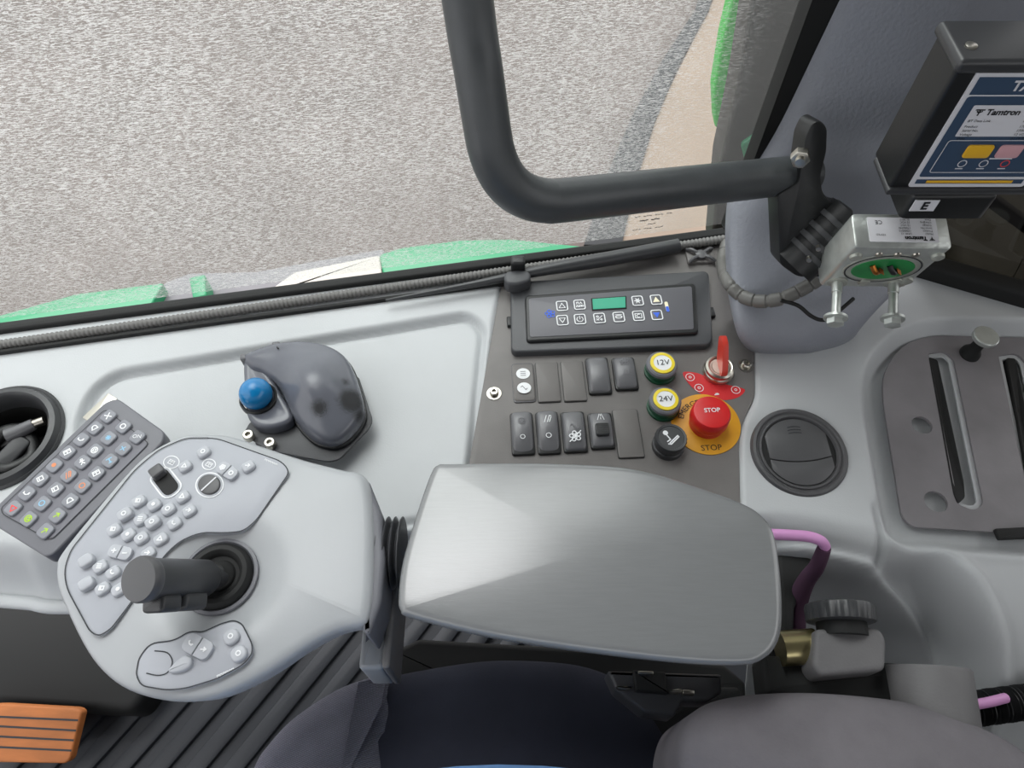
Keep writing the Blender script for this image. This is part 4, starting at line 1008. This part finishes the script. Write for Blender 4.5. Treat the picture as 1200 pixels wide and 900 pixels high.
for i, (l_t, r_t) in enumerate((('BT Data Link', 'BT12'), ('Product', '17000012'), ('Serial No.', '17000740'), ('Voltage', '12 VDC'), ('Date', '01.19.2017'))):
    yy = LH-.0352-i*.0030-(.0012 if i else 0)
    text('lettering', l_t, LB, .012, yy, .0026, 'ink', lbp, h=.0014, align='LEFT'); text('lettering', r_t, LB, .046, yy, .0026, 'ink', lbp, h=.0014, align='LEFT')
fr = rnd([(.008, .013), (LW-.006, .013), (LW-.006, .039), (.008, .039)], .002); put('frame_line', stroke(LB, [fr+[fr[0]]], .0005, .0012), 'label', lbp, flat=True, ang=0)
put('key', slab(LB, rect(.017, .010, .002, 3, .031, .0305), .0022, .0008, .0005, 2), 'keyyellow', cb, label='yellow key')
put('key', slab(LB, rect(.015, .010, .002, 3, .051, .0305), .0022, .0008, .0005, 2), 'keyred', cb, label='pale red key')
for i, x in enumerate((.026, .040, .054)):
    put('status_lamp', stroke(LB.sub(x, .0205), [circ_l(.0026, 0, 0, 16)], .0006, .0013), 'label' if i < 2 else 'redk', lbp, flat=True, ang=0)
    put('print', stroke(LB.sub(x, .0162), [[(-.0022, 0), (.0022, 0)]], .0008, .0012), 'label', lbp, flat=True, ang=0)
put('print', stroke(LB.sub(.049, .0245), [[(-.007, 0), (.007, 0)]], .001, .0012), 'label', lbp, flat=True, ang=0)
# black holder under the box carrying the E tag
put('holder', boxm((.307, .398, .234), ((1, 0, 0), (0, 1, 0), Z), (.060, .046, .022), .004), 'black', cb)
put('holder_arm', boxm((.335, .450, .240), ((1, 0, 0), (0, 1, 0), Z), (.04, .07, .018), .004), 'black', cb)
EP = Pl((.288, .3745, .2365), (0, -1, 0), (1, 0, 0))
et = put('tag_plate', slab(EP, rect(.017, .010), .0008, 0, 0), 'label', cb, label='white tag lettered E')
text('lettering', 'E', EP, 0, 0, .0095, 'ink', et, h=.0012, bold=.0004)

# ================================================================== ALUMINIUM JUNCTION BOX
e1 = Vector((1, -.02, 0)).normalized(); e2 = Vector((0, -.967, -.253)).normalized(); e2 = (e2-e1*e2.dot(e1)).normalized(); e3 = e1.cross(e2).normalized()
if e3.z > 0: e3 = -e3
JO = atd(997, 250, .550)
BW, BH, BD = .0720, .0290, .066
jb = thing('junction_box', JO+e3*BD, 'open cast aluminium junction box with circuit board and two hanging bolts at upper right', 'junction box')
JL = Pl(JO, -e3, e1)     # label face; v along -e2 or +e2
sgn = 1 if JL.v.dot(e2) > 0 else -1
bodyp = rect(BW, BH, .0045, 4, BW/2, sgn*BH/2)
put('housing', slab(JL, bodyp, 0, -BD, .0012, 2), 'galv', jb)
JF = Pl(JO+e2*BH+e1*BW/2+e3*BD/2, e2, e1)    # oval face, normal along the bolts
put('gasket', slab(JF, [(a*.0300, b*.0235) for a, b in ell(1, 1, 48)], .0006, -.001, .0004), 'galvdull', jb)
put('seal_line', stroke(JF, [[(a*.0285, b*.0222) for a, b in circ_l(1, 0, 0, 40)]], .0012, .0009), 'seam', jb, flat=True, ang=0)
pc = put('circuit_board', slab(JF, ell(.0240, .0172, 40), .0012, 0, .0003, 1), 'pcb', jb, label='green circuit board')
for (a, b, n0) in ((-.0075, .003, 'copper'), (.0060, .003, 'black')):
    s = -1 if JF.v.dot(e3) > 0 else 1
    put('wire_bundle', tube([JF.w(a-.004, s*(b+.004), .001), JF.w(a, s*b, .005), JF.w(a+.004, s*(b-.003), .003)], .0022, 10), n0, pc)
    bmx = bmesh.new()
    for k in range(4): tube([JF.w(a+.002+k*.0012, s*(b+.003-k*.001), .003), JF.w(a+.0045+k*.0012, s*(b-.001-k*.001), .005)], .0005, 6, bmx, 1)
    put('wire_strand', bmx, 'copper', pc)
for x, lbl in ((-.025, 'left'), (.021, 'right')):
    s = -1 if JF.v.dot(e3) < 0 else 1
    b0_ = JF.w(x, s*.025, 0)
    q = Pl(b0_, e2+Vector((-.16, 0, 0)), e1)
    bo = put('hanging_bolt', lathe(q, [(.0042, -.002), (.0042, .010), (.0036, .0105), (.0036, .034)], 22), 'galv', jb)
    put('bolt_head', hexbolt(q.lift(.033), .0068, .006), 'galv', bo)
    put('bolt_flange', lathe(q, [(.0050, .0305), (.0092, .0315), (.0092, .0335), (.0060, .0345)], 28), 'galv', bo)
    put('boss', lathe(q, [(.008, 0), (.0078, .0014), (.0045, .0016)], 24), 'galvdull', bo)
for (x, y) in ((-.030, -.020), (.031, -.022), (.029, .020), (-.004, .0235)):
    s = -1 if JF.v.dot(e3) < 0 else 1
    put('corner_boss', lathe(Pl(JF.w(x, s*y), e2, e1), [(.0048, 0), (.0046, .0022), (.003, .003), (0, .003)], 20), 'galvdull', jb)
for x in (-.014, 0, .014):
    s = -1 if JF.v.dot(e3) < 0 else 1
    put('rivet', lathe(Pl(JF.w(x, -s*.0235), e2, e1), [(.0030, 0), (.0026, .0012), (0, .0014)], 16), 'steel', jb)
# printed label, upside down as in the photo
JT = Pl(JO+e1*BW*.515+e2*BH*.47, -e3, -e1)
jl = put('printed_label', slab(JT, rect(.0515, .0205, .001), .0006, 0, 0), 'label', jb)
text('lettering', 'Tamtron', JT, -.017, .0072, .0046, 'ink', jl, h=.0009, align='LEFT', bold=.0002)
logo(JT, -.0205, .0075, .0018, 'ink', jl, .0009)
for i, (a_, b_) in enumerate((('Model', 'LINK 12'), ('Product', '17000010'), ('Serial No.', '17000740'), ('Voltage', '12 VDC'), ('Charging', '32 VDC'), ('Date', '01.2017'))):
    yy = .0035-i*.0024
    text('lettering', a_, JT, -.022, yy, .0023, 'ink', jl, h=.0009, align='LEFT'); text('lettering', b_, JT, -.006, yy, .0023, 'ink', jl, h=.0009, align='LEFT')
text('lettering', 'CE', JT, .0175, -.006, .0046, 'ink', jl, h=.0009)
text('lettering', 'TESTED', JT, .017, .0045, .0022, 'ink', jl, h=.0009)

# ================================================================== SPIRAL-WRAPPED CABLE
def on_p(px, py, y): return aty(px, py, y)
sw = thing('wrapped_cable', aty(880, 350, .45), 'grey spiral wrapped cable curving from the panel round the pillar foot', 'cable')
cpts = [at(852, 284, .006), at(847, 305, .010), aty(852, 328, .458), aty(868, 346, .436), aty(890, 353, .424), aty(915, 350, .420), aty(938, 340, .424), aty(958, 328, .43)]
put('spiral_wrap', tube(cpts, .0062, 20, sm=16, rfun=lambda t, l: .0064-(.0011 if (l % .013) < .0013 else 0)), 'wrap', sw)
put('thin_lead', tube([aty(915, 352, .415), aty(935, 358, .412), aty(950, 370, .404), aty(963, 375, .400), aty(975, 371, .404), aty(1000, 350, .425)], .0018, 10), 'rubber', sw)

# ================================================================== WINDOWS
SD = Vector((SILL1.x-SILL0.x, SILL1.y-SILL0.y, 0)).normalized(); NO = Vector((-SD.y, SD.x, 0))   # NO points outdoors
def S_(px, py): return at(px, py)
# glazed pane with brushed scratches
glass = bpy.data.materials.new('scratched_polycarbonate'); glass.use_nodes = True
n_, l_ = nodes_of(glass); n_.clear()
out = n_.new('ShaderNodeOutputMaterial'); tr = n_.new('ShaderNodeBsdfTransparent'); tl = n_.new('ShaderNodeBsdfTranslucent'); df = n_.new('ShaderNodeBsdfDiffuse')
tr.inputs[0].default_value = (.95, .97, .96, 1); tl.inputs[0].default_value = (.86, .85, .84, 1); df.inputs[0].default_value = (.84, .83, .82, 1)
ms = n_.new('ShaderNodeMixShader'); ms.inputs[0].default_value = .35; l_.new(tl.outputs[0], ms.inputs[1]); l_.new(df.outputs[0], ms.inputs[2])
mx = n_.new('ShaderNodeMixShader'); l_.new(tr.outputs[0], mx.inputs[1]); l_.new(ms.outputs[0], mx.inputs[2]); l_.new(mx.outputs[0], out.inputs[0])
tc = n_.new('ShaderNodeTexCoord')
def scratch(rot, sc, lo, hi, nscale):
    mp = n_.new('ShaderNodeMapping'); mp.inputs['Rotation'].default_value = (0, 0, rot); mp.inputs['Scale'].default_value = sc
    l_.new(tc.outputs['UV'], mp.inputs[0])
    ns = n_.new('ShaderNodeTexNoise'); ns.inputs['Scale'].default_value = nscale; ns.inputs['Detail'].default_value = 3; ns.inputs['Roughness'].default_value = .65; ns.inputs['Distortion'].default_value = .6
    l_.new(mp.outputs[0], ns.inputs['Vector'])
    mr = n_.new('ShaderNodeMapRange'); mr.inputs[1].default_value = lo; mr.inputs[2].default_value = hi; mr.clamp = True
    l_.new(ns.outputs['Fac'], mr.inputs[0]); return mr.outputs[0]
s1 = scratch(math.radians(-2), (1, 6.5, 1), .55, .61, 210); s2 = scratch(math.radians(7), (1, 12, 1), .565, .615, 110); s3 = scratch(math.radians(-14), (1, 8, 1), .58, .64, 180)
m1 = n_.new('ShaderNodeMath'); m1.operation = 'MAXIMUM'; l_.new(s1, m1.inputs[0]); l_.new(s2, m1.inputs[1])
m2 = n_.new('ShaderNodeMath'); m2.operation = 'MAXIMUM'; l_.new(m1.outputs[0], m2.inputs[0]); l_.new(s3, m2.inputs[1])
# less scratched towards the right-hand post
sx = n_.new('ShaderNodeSeparateXYZ'); l_.new(tc.outputs['UV'], sx.inputs[0])
fade = n_.new('ShaderNodeMapRange'); fade.inputs[1].default_value = 1.06; fade.inputs[2].default_value = 1.205; fade.inputs[3].default_value = 1; fade.inputs[4].default_value = .04; l_.new(sx.outputs[0], fade.inputs[0])
big = n_.new('ShaderNodeTexNoise'); big.inputs['Scale'].default_value = 5; l_.new(tc.outputs['UV'], big.inputs['Vector'])
bm_ = n_.new('ShaderNodeMapRange'); bm_.inputs[1].default_value = .3; bm_.inputs[2].default_value = .7; bm_.inputs[3].default_value = .45; bm_.inputs[4].default_value = 1.0; l_.new(big.outputs['Fac'], bm_.inputs[0])
k1 = n_.new('ShaderNodeMath'); k1.operation = 'MULTIPLY'; l_.new(m2.outputs[0], k1.inputs[0]); l_.new(fade.outputs[0], k1.inputs[1])
low = n_.new('ShaderNodeMapRange'); low.inputs[1].default_value = .0; low.inputs[2].default_value = .26; low.inputs[3].default_value = .5; low.inputs[4].default_value = 1; l_.new(sx.outputs[1], low.inputs[0])
k0 = n_.new('ShaderNodeMath'); k0.operation = 'MULTIPLY'; l_.new(k1.outputs[0], k0.inputs[0]); l_.new(low.outputs[0], k0.inputs[1])
k2 = n_.new('ShaderNodeMath'); k2.operation = 'MULTIPLY'; l_.new(k0.outputs[0], k2.inputs[0]); l_.new(bm_.outputs[0], k2.inputs[1])
k3 = n_.new('ShaderNodeMath'); k3.operation = 'ADD'; k3.inputs[1].default_value = .05; k3.use_clamp = True; l_.new(k2.outputs[0], k3.inputs[0])
l_.new(k3.outputs[0], mx.inputs[0])
def pane(name, a, b, z0, z1, m, nrm, th=.004):
    """upright sheet between two ground points with a metre-scaled UV"""
    a, b = Vector((a.x, a.y, 0)), Vector((b.x, b.y, 0)); L = (b-a).length
    me = bpy.data.meshes.new(name)
    V = [a+Z*z0, b+Z*z0, b+Z*z1, a+Z*z1]; V2 = [v+nrm*th for v in V]
    me.from_pydata([tuple(v) for v in V+V2], [], [(0, 1, 2, 3), (5, 4, 7, 6), (4, 5, 1, 0), (3, 2, 6, 7), (4, 0, 3, 7), (1, 5, 6, 2)])
    uv = me.uv_layers.new(name='UVMap')
    for lp_ in me.loops:
        i = lp_.vertex_index % 4; uv.data[lp_.index].uv = ((0, L, L, 0)[i], (0, 0, z1-z0, z1-z0)[i])
    return put_mesh(name, me, m, kind='structure', ang=30, base=a.lerp(b, .5)+Z*z0)
WL = S_(-260, 425); wl = SILL0-SD*.45+NO*.016; wr = SILL1+SD*.035+NO*.016
w1 = pane('window_1', wl, wr, .006, .95, glass, NO, .0002)
gp = Pl(wl+NO*-.0006, -NO, SD)
g0 = gp.l(763, 260); bmx = bmesh.new()
for r_, (n1, n2) in enumerate(((-6, 6), (-4, 3), (-2, 1), (-6, 4))):
    for c_ in range(n1, n2+1):
        if (c_*7+r_*3) % 4: stroke(gp, [[(g0[0]+c_*.0032, g0[1]+.010-r_*.0065), (g0[0]+c_*.0032+.0020, g0[1]+.010-r_*.0065+.0006*((c_*5) % 3-1))]], .0016 if r_ == 1 else .0010, 0, bmx)
put('glass_marking', bmx, 'boxgrey', w1, flat=True, ang=0)
# black rubber sealing profile along the sill and up the post
def strip(name, pts, w, h, m, **kw):
    return None
def bar(a, b, dims, up=Z, bev=.002, bm=None):
    a, b = Vector(a), Vector(b); d = (b-a).normalized(); s = d.cross(up).normalized(); u = s.cross(d)
    return boxm((a+b)/2, (d, s, u), ((b-a).length, dims[0], dims[1]), bev, bm)
put('trim_1', bar(SILL0-SD*.5+NO*.006-Z*.002, SILL1+SD*.03+NO*.006-Z*.002, (.012, .016), bev=.003), 'rubber', kind='structure', label='black window seal along the sill')
pbx = aty(858, 262, .590); ptx = aty(972, 0, .600)
vb = SILL1+SD*.022+NO*.012
put('trim_2', bar(aty(866, 268, .530), aty(968, 0, .545)+(aty(968, 0, .545)-aty(866, 268, .530))*1.6, (.036, .02), up=NO, bev=.004), 'rubber', kind='structure', label='black seal beside the corner pillar')
# ribbed conduit lying along the sill
cd = thing('ribbed_conduit', SILL0.lerp(SILL1, .4)-NO*.012, 'thin grey ribbed conduit lying along the window sill', 'conduit')
ca, cb_ = at(-260, 442, .005), at(858, 279, .005)
Lc = (cb_-ca).length; nC = int(Lc/.0011)
put('corrugation', tube([ca+(cb_-ca)*(i/nC) for i in range(nC+1)], .0052, 14, sm=1, rfun=lambda t, l: .0046+.0004*(1 if (l % .0044) < .0022 else -1)), 'conduit', cd)
put('trim_5', bar(at(-260, 449, .002), at(592, 331.5, .002), (.004, .006), bev=.001), 'rubber', kind='structure', label='thin dark joint between conduit and console')
# long black wiper-like bar with thumb clip
wb = thing('window_rod', at(640, 320, .006), 'long tapered black rod lying on the sill above the climate unit', 'rod')
put('rod', tube([at(452, 352, .010), at(560, 332, .012), at(640, 316, .014), at(720, 302, .014), at(795, 288, .014)], .004, 14, sm=8, rfun=lambda t, l: .0012+.0066*min(1, t*1.5)), 'satin', wb)
tcq = hz(.022)
put('thumb_clip', slab(tcq, tcq.ls(rnd([(590, 326), (592, 318), (608, 315), (622, 318), (622, 328), (606, 333), (594, 332)], 5, 4)), 0, -.014, .003, 3), 'bezel', wb)
put('clip_hook', boxm(at(607, 311, .022), ((1, 0, 0), (0, 1, 0), Z), (.015, .012, .02), .003), 'black', wb)
# rear right window: seal, pane, dark outside
RW0, RW1 = at(1060, 312), at(1330, 390); RD = Vector((RW1.x-RW0.x, RW1.y-RW0.y, 0)).normalized(); RN = Vector((-RD.y, RD.x, 0))
tint = bpy.data.materials.new('tinted_glass'); tint.use_nodes = True; n_, l_ = nodes_of(tint); n_.clear()
out = n_.new('ShaderNodeOutputMaterial'); tr = n_.new('ShaderNodeBsdfTransparent'); gl = n_.new('ShaderNodeBsdfGlossy'); gl.inputs['Roughness'].default_value = .05; tr.inputs[0].default_value = (.32, .31, .29, 1)
mx = n_.new('ShaderNodeMixShader'); mx.inputs[0].default_value = .06; l_.new(tr.outputs[0], mx.inputs[1]); l_.new(gl.outputs[0], mx.inputs[2]); l_.new(mx.outputs[0], out.inputs[0])
pane('window_2', RW0+RN*.012, RW1+RN*.012, .0, .9, tint, RN, .0002)
put('trim_3', bar(RW0+Z*.004, RW1+Z*.004, (.022, .030), bev=.005), 'rubber', kind='structure', label='black seal under the rear side window')
g0, g1 = aty(1160, 232, .56), aty(1260, 305, .54)
put('trim_4', bar(g0, g1, (.012, .012), bev=.003), 'rubber', kind='structure', label='black sloping seal across the rear side window')

# ================================================================== OUTSIDE
GZ = -2.0
grd = mat('outdoor_ground', (128, 118, 112), .9)
n_, l_ = nodes_of(grd); bs = n_['Principled BSDF']; geo = n_.new('ShaderNodeNewGeometry')
ns = n_.new('ShaderNodeTexNoise'); ns.inputs['Scale'].default_value = 2.2; ns.inputs['Detail'].default_value = 8; l_.new(geo.outputs['Position'], ns.inputs['Vector'])
cr = n_.new('ShaderNodeValToRGB'); cr.color_ramp.elements[0].position = .35; cr.color_ramp.elements[1].position = .68
cr.color_ramp.elements[0].color = lin((92, 83, 79))+(1,); cr.color_ramp.elements[1].color = lin((104, 94, 90))+(1,); l_.new(ns.outputs['Fac'], cr.inputs[0]); l_.new(cr.outputs[0], bs.inputs['Base Color'])
put('ground', slab(hz(GZ), [(-9, -6), (9, -6), (9, 14), (-9, 14)], 0, -.2), grd, kind='structure')
PG = hz(GZ)
put('dirt_patch', slab(PG, PG.ls([(846, -60), (836, 0), (762, 150), (690, 300), (900, 330), (1000, -60)]), .006, -.01), mat('tan_dry_dirt', (140, 124, 110), .9, var=.06, vscale=3), label='dry tan patch of ground outside, right of the dark strip', cat_='ground patch')
put('dark_ground_strip', slab(PG, PG.ls([(846, -40), (828, -40), (814, 15), (775, 75), (740, 140), (712, 205), (684, 290), (728, 290), (745, 215), (767, 145), (795, 78), (830, 15)]), .02, -.01), mat('dark_strip', (24, 26, 30), .6, var=.15, vscale=5), label='dark straight strip running across the ground outside the window', cat_='ground strip')  # thin slab in a darker tone than the ground
OZ = -.62
def out_piece(name, px, z, th, m, label, c_, r=4, bev=.004):
    p_ = hz(z); return put(name, slab(p_, p_.ls(rnd(px, r, 3)), 0, -th, bev, 3), m, label=label, cat_=c_)
out_piece('green_side_panel', [(-260, 440), (-120, 388), (0, 369), (90, 344), (192, 331), (172, 366), (40, 400), (-240, 470)], OZ, .12, 'bodygreen', 'green bodywork panel outside below the left end of the window', 'body panel')
out_piece('grey_step_plate', [(192, 331), (222, 320), (300, 318), (450, 291), (452, 335), (172, 372)], OZ-.03, .08, 'bodygrey', 'grey deck plate outside between the green body panels', 'deck plate')
out_piece('pale_deck_panel', [(345, 318), (445, 298), (449, 330), (300, 350)], OZ+.0, .03, 'bodypale', 'pale deck panel outside left of the long green panel', 'deck plate', bev=.006)
out_piece('green_bracket', [(221, 325), (240, 321), (242, 346), (226, 350)], OZ+.02, .05, 'bodygreen', 'small green bracket outside on the grey deck plate', 'bracket', 2, .004)
out_piece('green_front_panel', [(444, 298), (470, 290), (540, 281), (600, 280), (700, 290), (700, 310), (452, 335)], OZ, .12, 'bodygreen', 'long green bodywork panel outside below the middle of the window', 'body panel')
# green guard and dark post standing outside by the corner
def upright(name, px, y, th, m, label, c_, bev=.006):
    p_ = Pl((0, y, 0), (0, -1, 0), (1, 0, 0)); return put(name, slab(p_, p_.ls(rnd(px, 5, 4)), 0, -th, bev, 3), m, label=label, cat_=c_)
upright('green_guard', [(955, -420), (982, -420), (884, -60), (878, 0), (868, 60), (856, 120), (846, 150), (838, 152), (836, 110), (846, 50), (858, 0), (864, -60)], .86, .03, 'limegreen', 'bright green guard edge outside, left of the dark post', 'guard')
upright('dark_post', [(979, -420), (1182, -420), (1040, -80), (1000, 0), (930, 190), (880, 300), (832, 300), (842, 200), (862, 110), (880, 0), (886, -80)], .74, .05, 'olive', 'dark olive post outside the window beside the corner pillar', 'post')
upright('green_lug', [(868, 170), (890, 155), (900, 190), (893, 206), (875, 198)], .735, .02, 'bodygreen', 'green lug low on the dark post outside', 'lug', .003)
dk = thing('dark_outside_block', Vector((1.0, 1.2, -.9)), 'dark block added outside the tinted rear side window in place of dark ground', 'dark block')
put('deck', boxm((1.15, 1.25, -.45), ((1, 0, 0), (0, 1, 0), Z), (1.0, 1.3, .5), .03), mat('dark_block_tone', (74, 72, 64), .6, var=.2, vscale=6, stretch=(1, 5, 1)), dk)  # added block, stands in for the dark ground behind the tinted pane

# unseen cab shell above and behind the viewer, blocks and shapes the light
put('ceiling', slab(hz(.98), [(-.62, -1.2), (1.0, -1.2), (1.0, .64), (.12, .64), (-.12, .34), (-.62, .30)], .03, 0), 'roof', kind='structure')  # front outline stepped to steer reflections on the armrest
put('wall_back', slab(Pl((0, -1.2, 0), (0, 1, 0), (1, 0, 0)), [(-1.3, -.5), (1.0, -.5), (1.0, .98), (-1.3, .98)], 0, -.03), 'roof', kind='structure')

put('added_wall_right', slab(Pl((1.0, 0, 0), (-1, 0, 0), (0, 1, 0)), [(-1.2, -.5), (.30, -.5), (.30, .98), (-1.2, .98)], 0, -.03), 'roof', kind='structure')  # unseen wall, added to keep sky light off the lower right console
put_mesh('person', lm, denim, label='person in blue denim jeans seated at the bottom edge, only the lap showing', cat_='person', ang=0)

# ================================================================== LIGHT
w = bpy.data.worlds.new('sky'); SC.world = w; w.use_nodes = True
n_, l_ = nodes_of(w); bg = n_['Background']
tcw = n_.new('ShaderNodeTexCoord'); sp_ = n_.new('ShaderNodeSeparateXYZ'); l_.new(tcw.outputs['Generated'], sp_.inputs[0])
rw = n_.new('ShaderNodeValToRGB'); l_.new(sp_.outputs[2], rw.inputs[0])
rw.color_ramp.elements[0].position = 0; rw.color_ramp.elements[0].color = (.93, .94, .96, 1); rw.color_ramp.elements[1].position = .9; rw.color_ramp.elements[1].color = (1, 1, 1, 1)
# brighter sky glow round the sun, added for a highlight on armrest and pad
dt = n_.new('ShaderNodeVectorMath'); dt.operation = 'DOT_PRODUCT'; dt.inputs[1].default_value = Vector((-.20, .46, .88)).normalized(); l_.new(tcw.outputs['Generated'], dt.inputs[0])
gm = n_.new('ShaderNodeMapRange'); gm.interpolation_type = 'SMOOTHSTEP'; gm.inputs[1].default_value = .86; gm.inputs[2].default_value = .995; gm.inputs[3].default_value = .92; gm.inputs[4].default_value = 3.2; l_.new(dt.outputs['Value'], gm.inputs[0])
vs_ = n_.new('ShaderNodeVectorMath'); vs_.operation = 'SCALE'; l_.new(rw.outputs[0], vs_.inputs[0]); l_.new(gm.outputs[0], vs_.inputs['Scale'])
l_.new(vs_.outputs[0], bg.inputs['Color']); bg.inputs['Strength'].default_value = 1.75
sun = bpy.data.lights.new('sun', 'SUN'); so = bpy.data.objects.new('sun', sun); COL.objects.link(so)
sun.energy = 1.0; sun.angle = math.radians(28); so.rotation_euler = Vector((-.20, .46, .88)).to_track_quat('Z', 'Y').to_euler()
SC.view_settings.view_transform = 'Standard'; SC.view_settings.look = 'None'
SC.view_settings.gamma = 1; SC.view_settings.exposure = 0.04; SC.view_settings.use_curve_mapping = False
SC.cycles.use_denoising = True
SC.cycles.max_bounces = 8; SC.cycles.transparent_max_bounces = 12
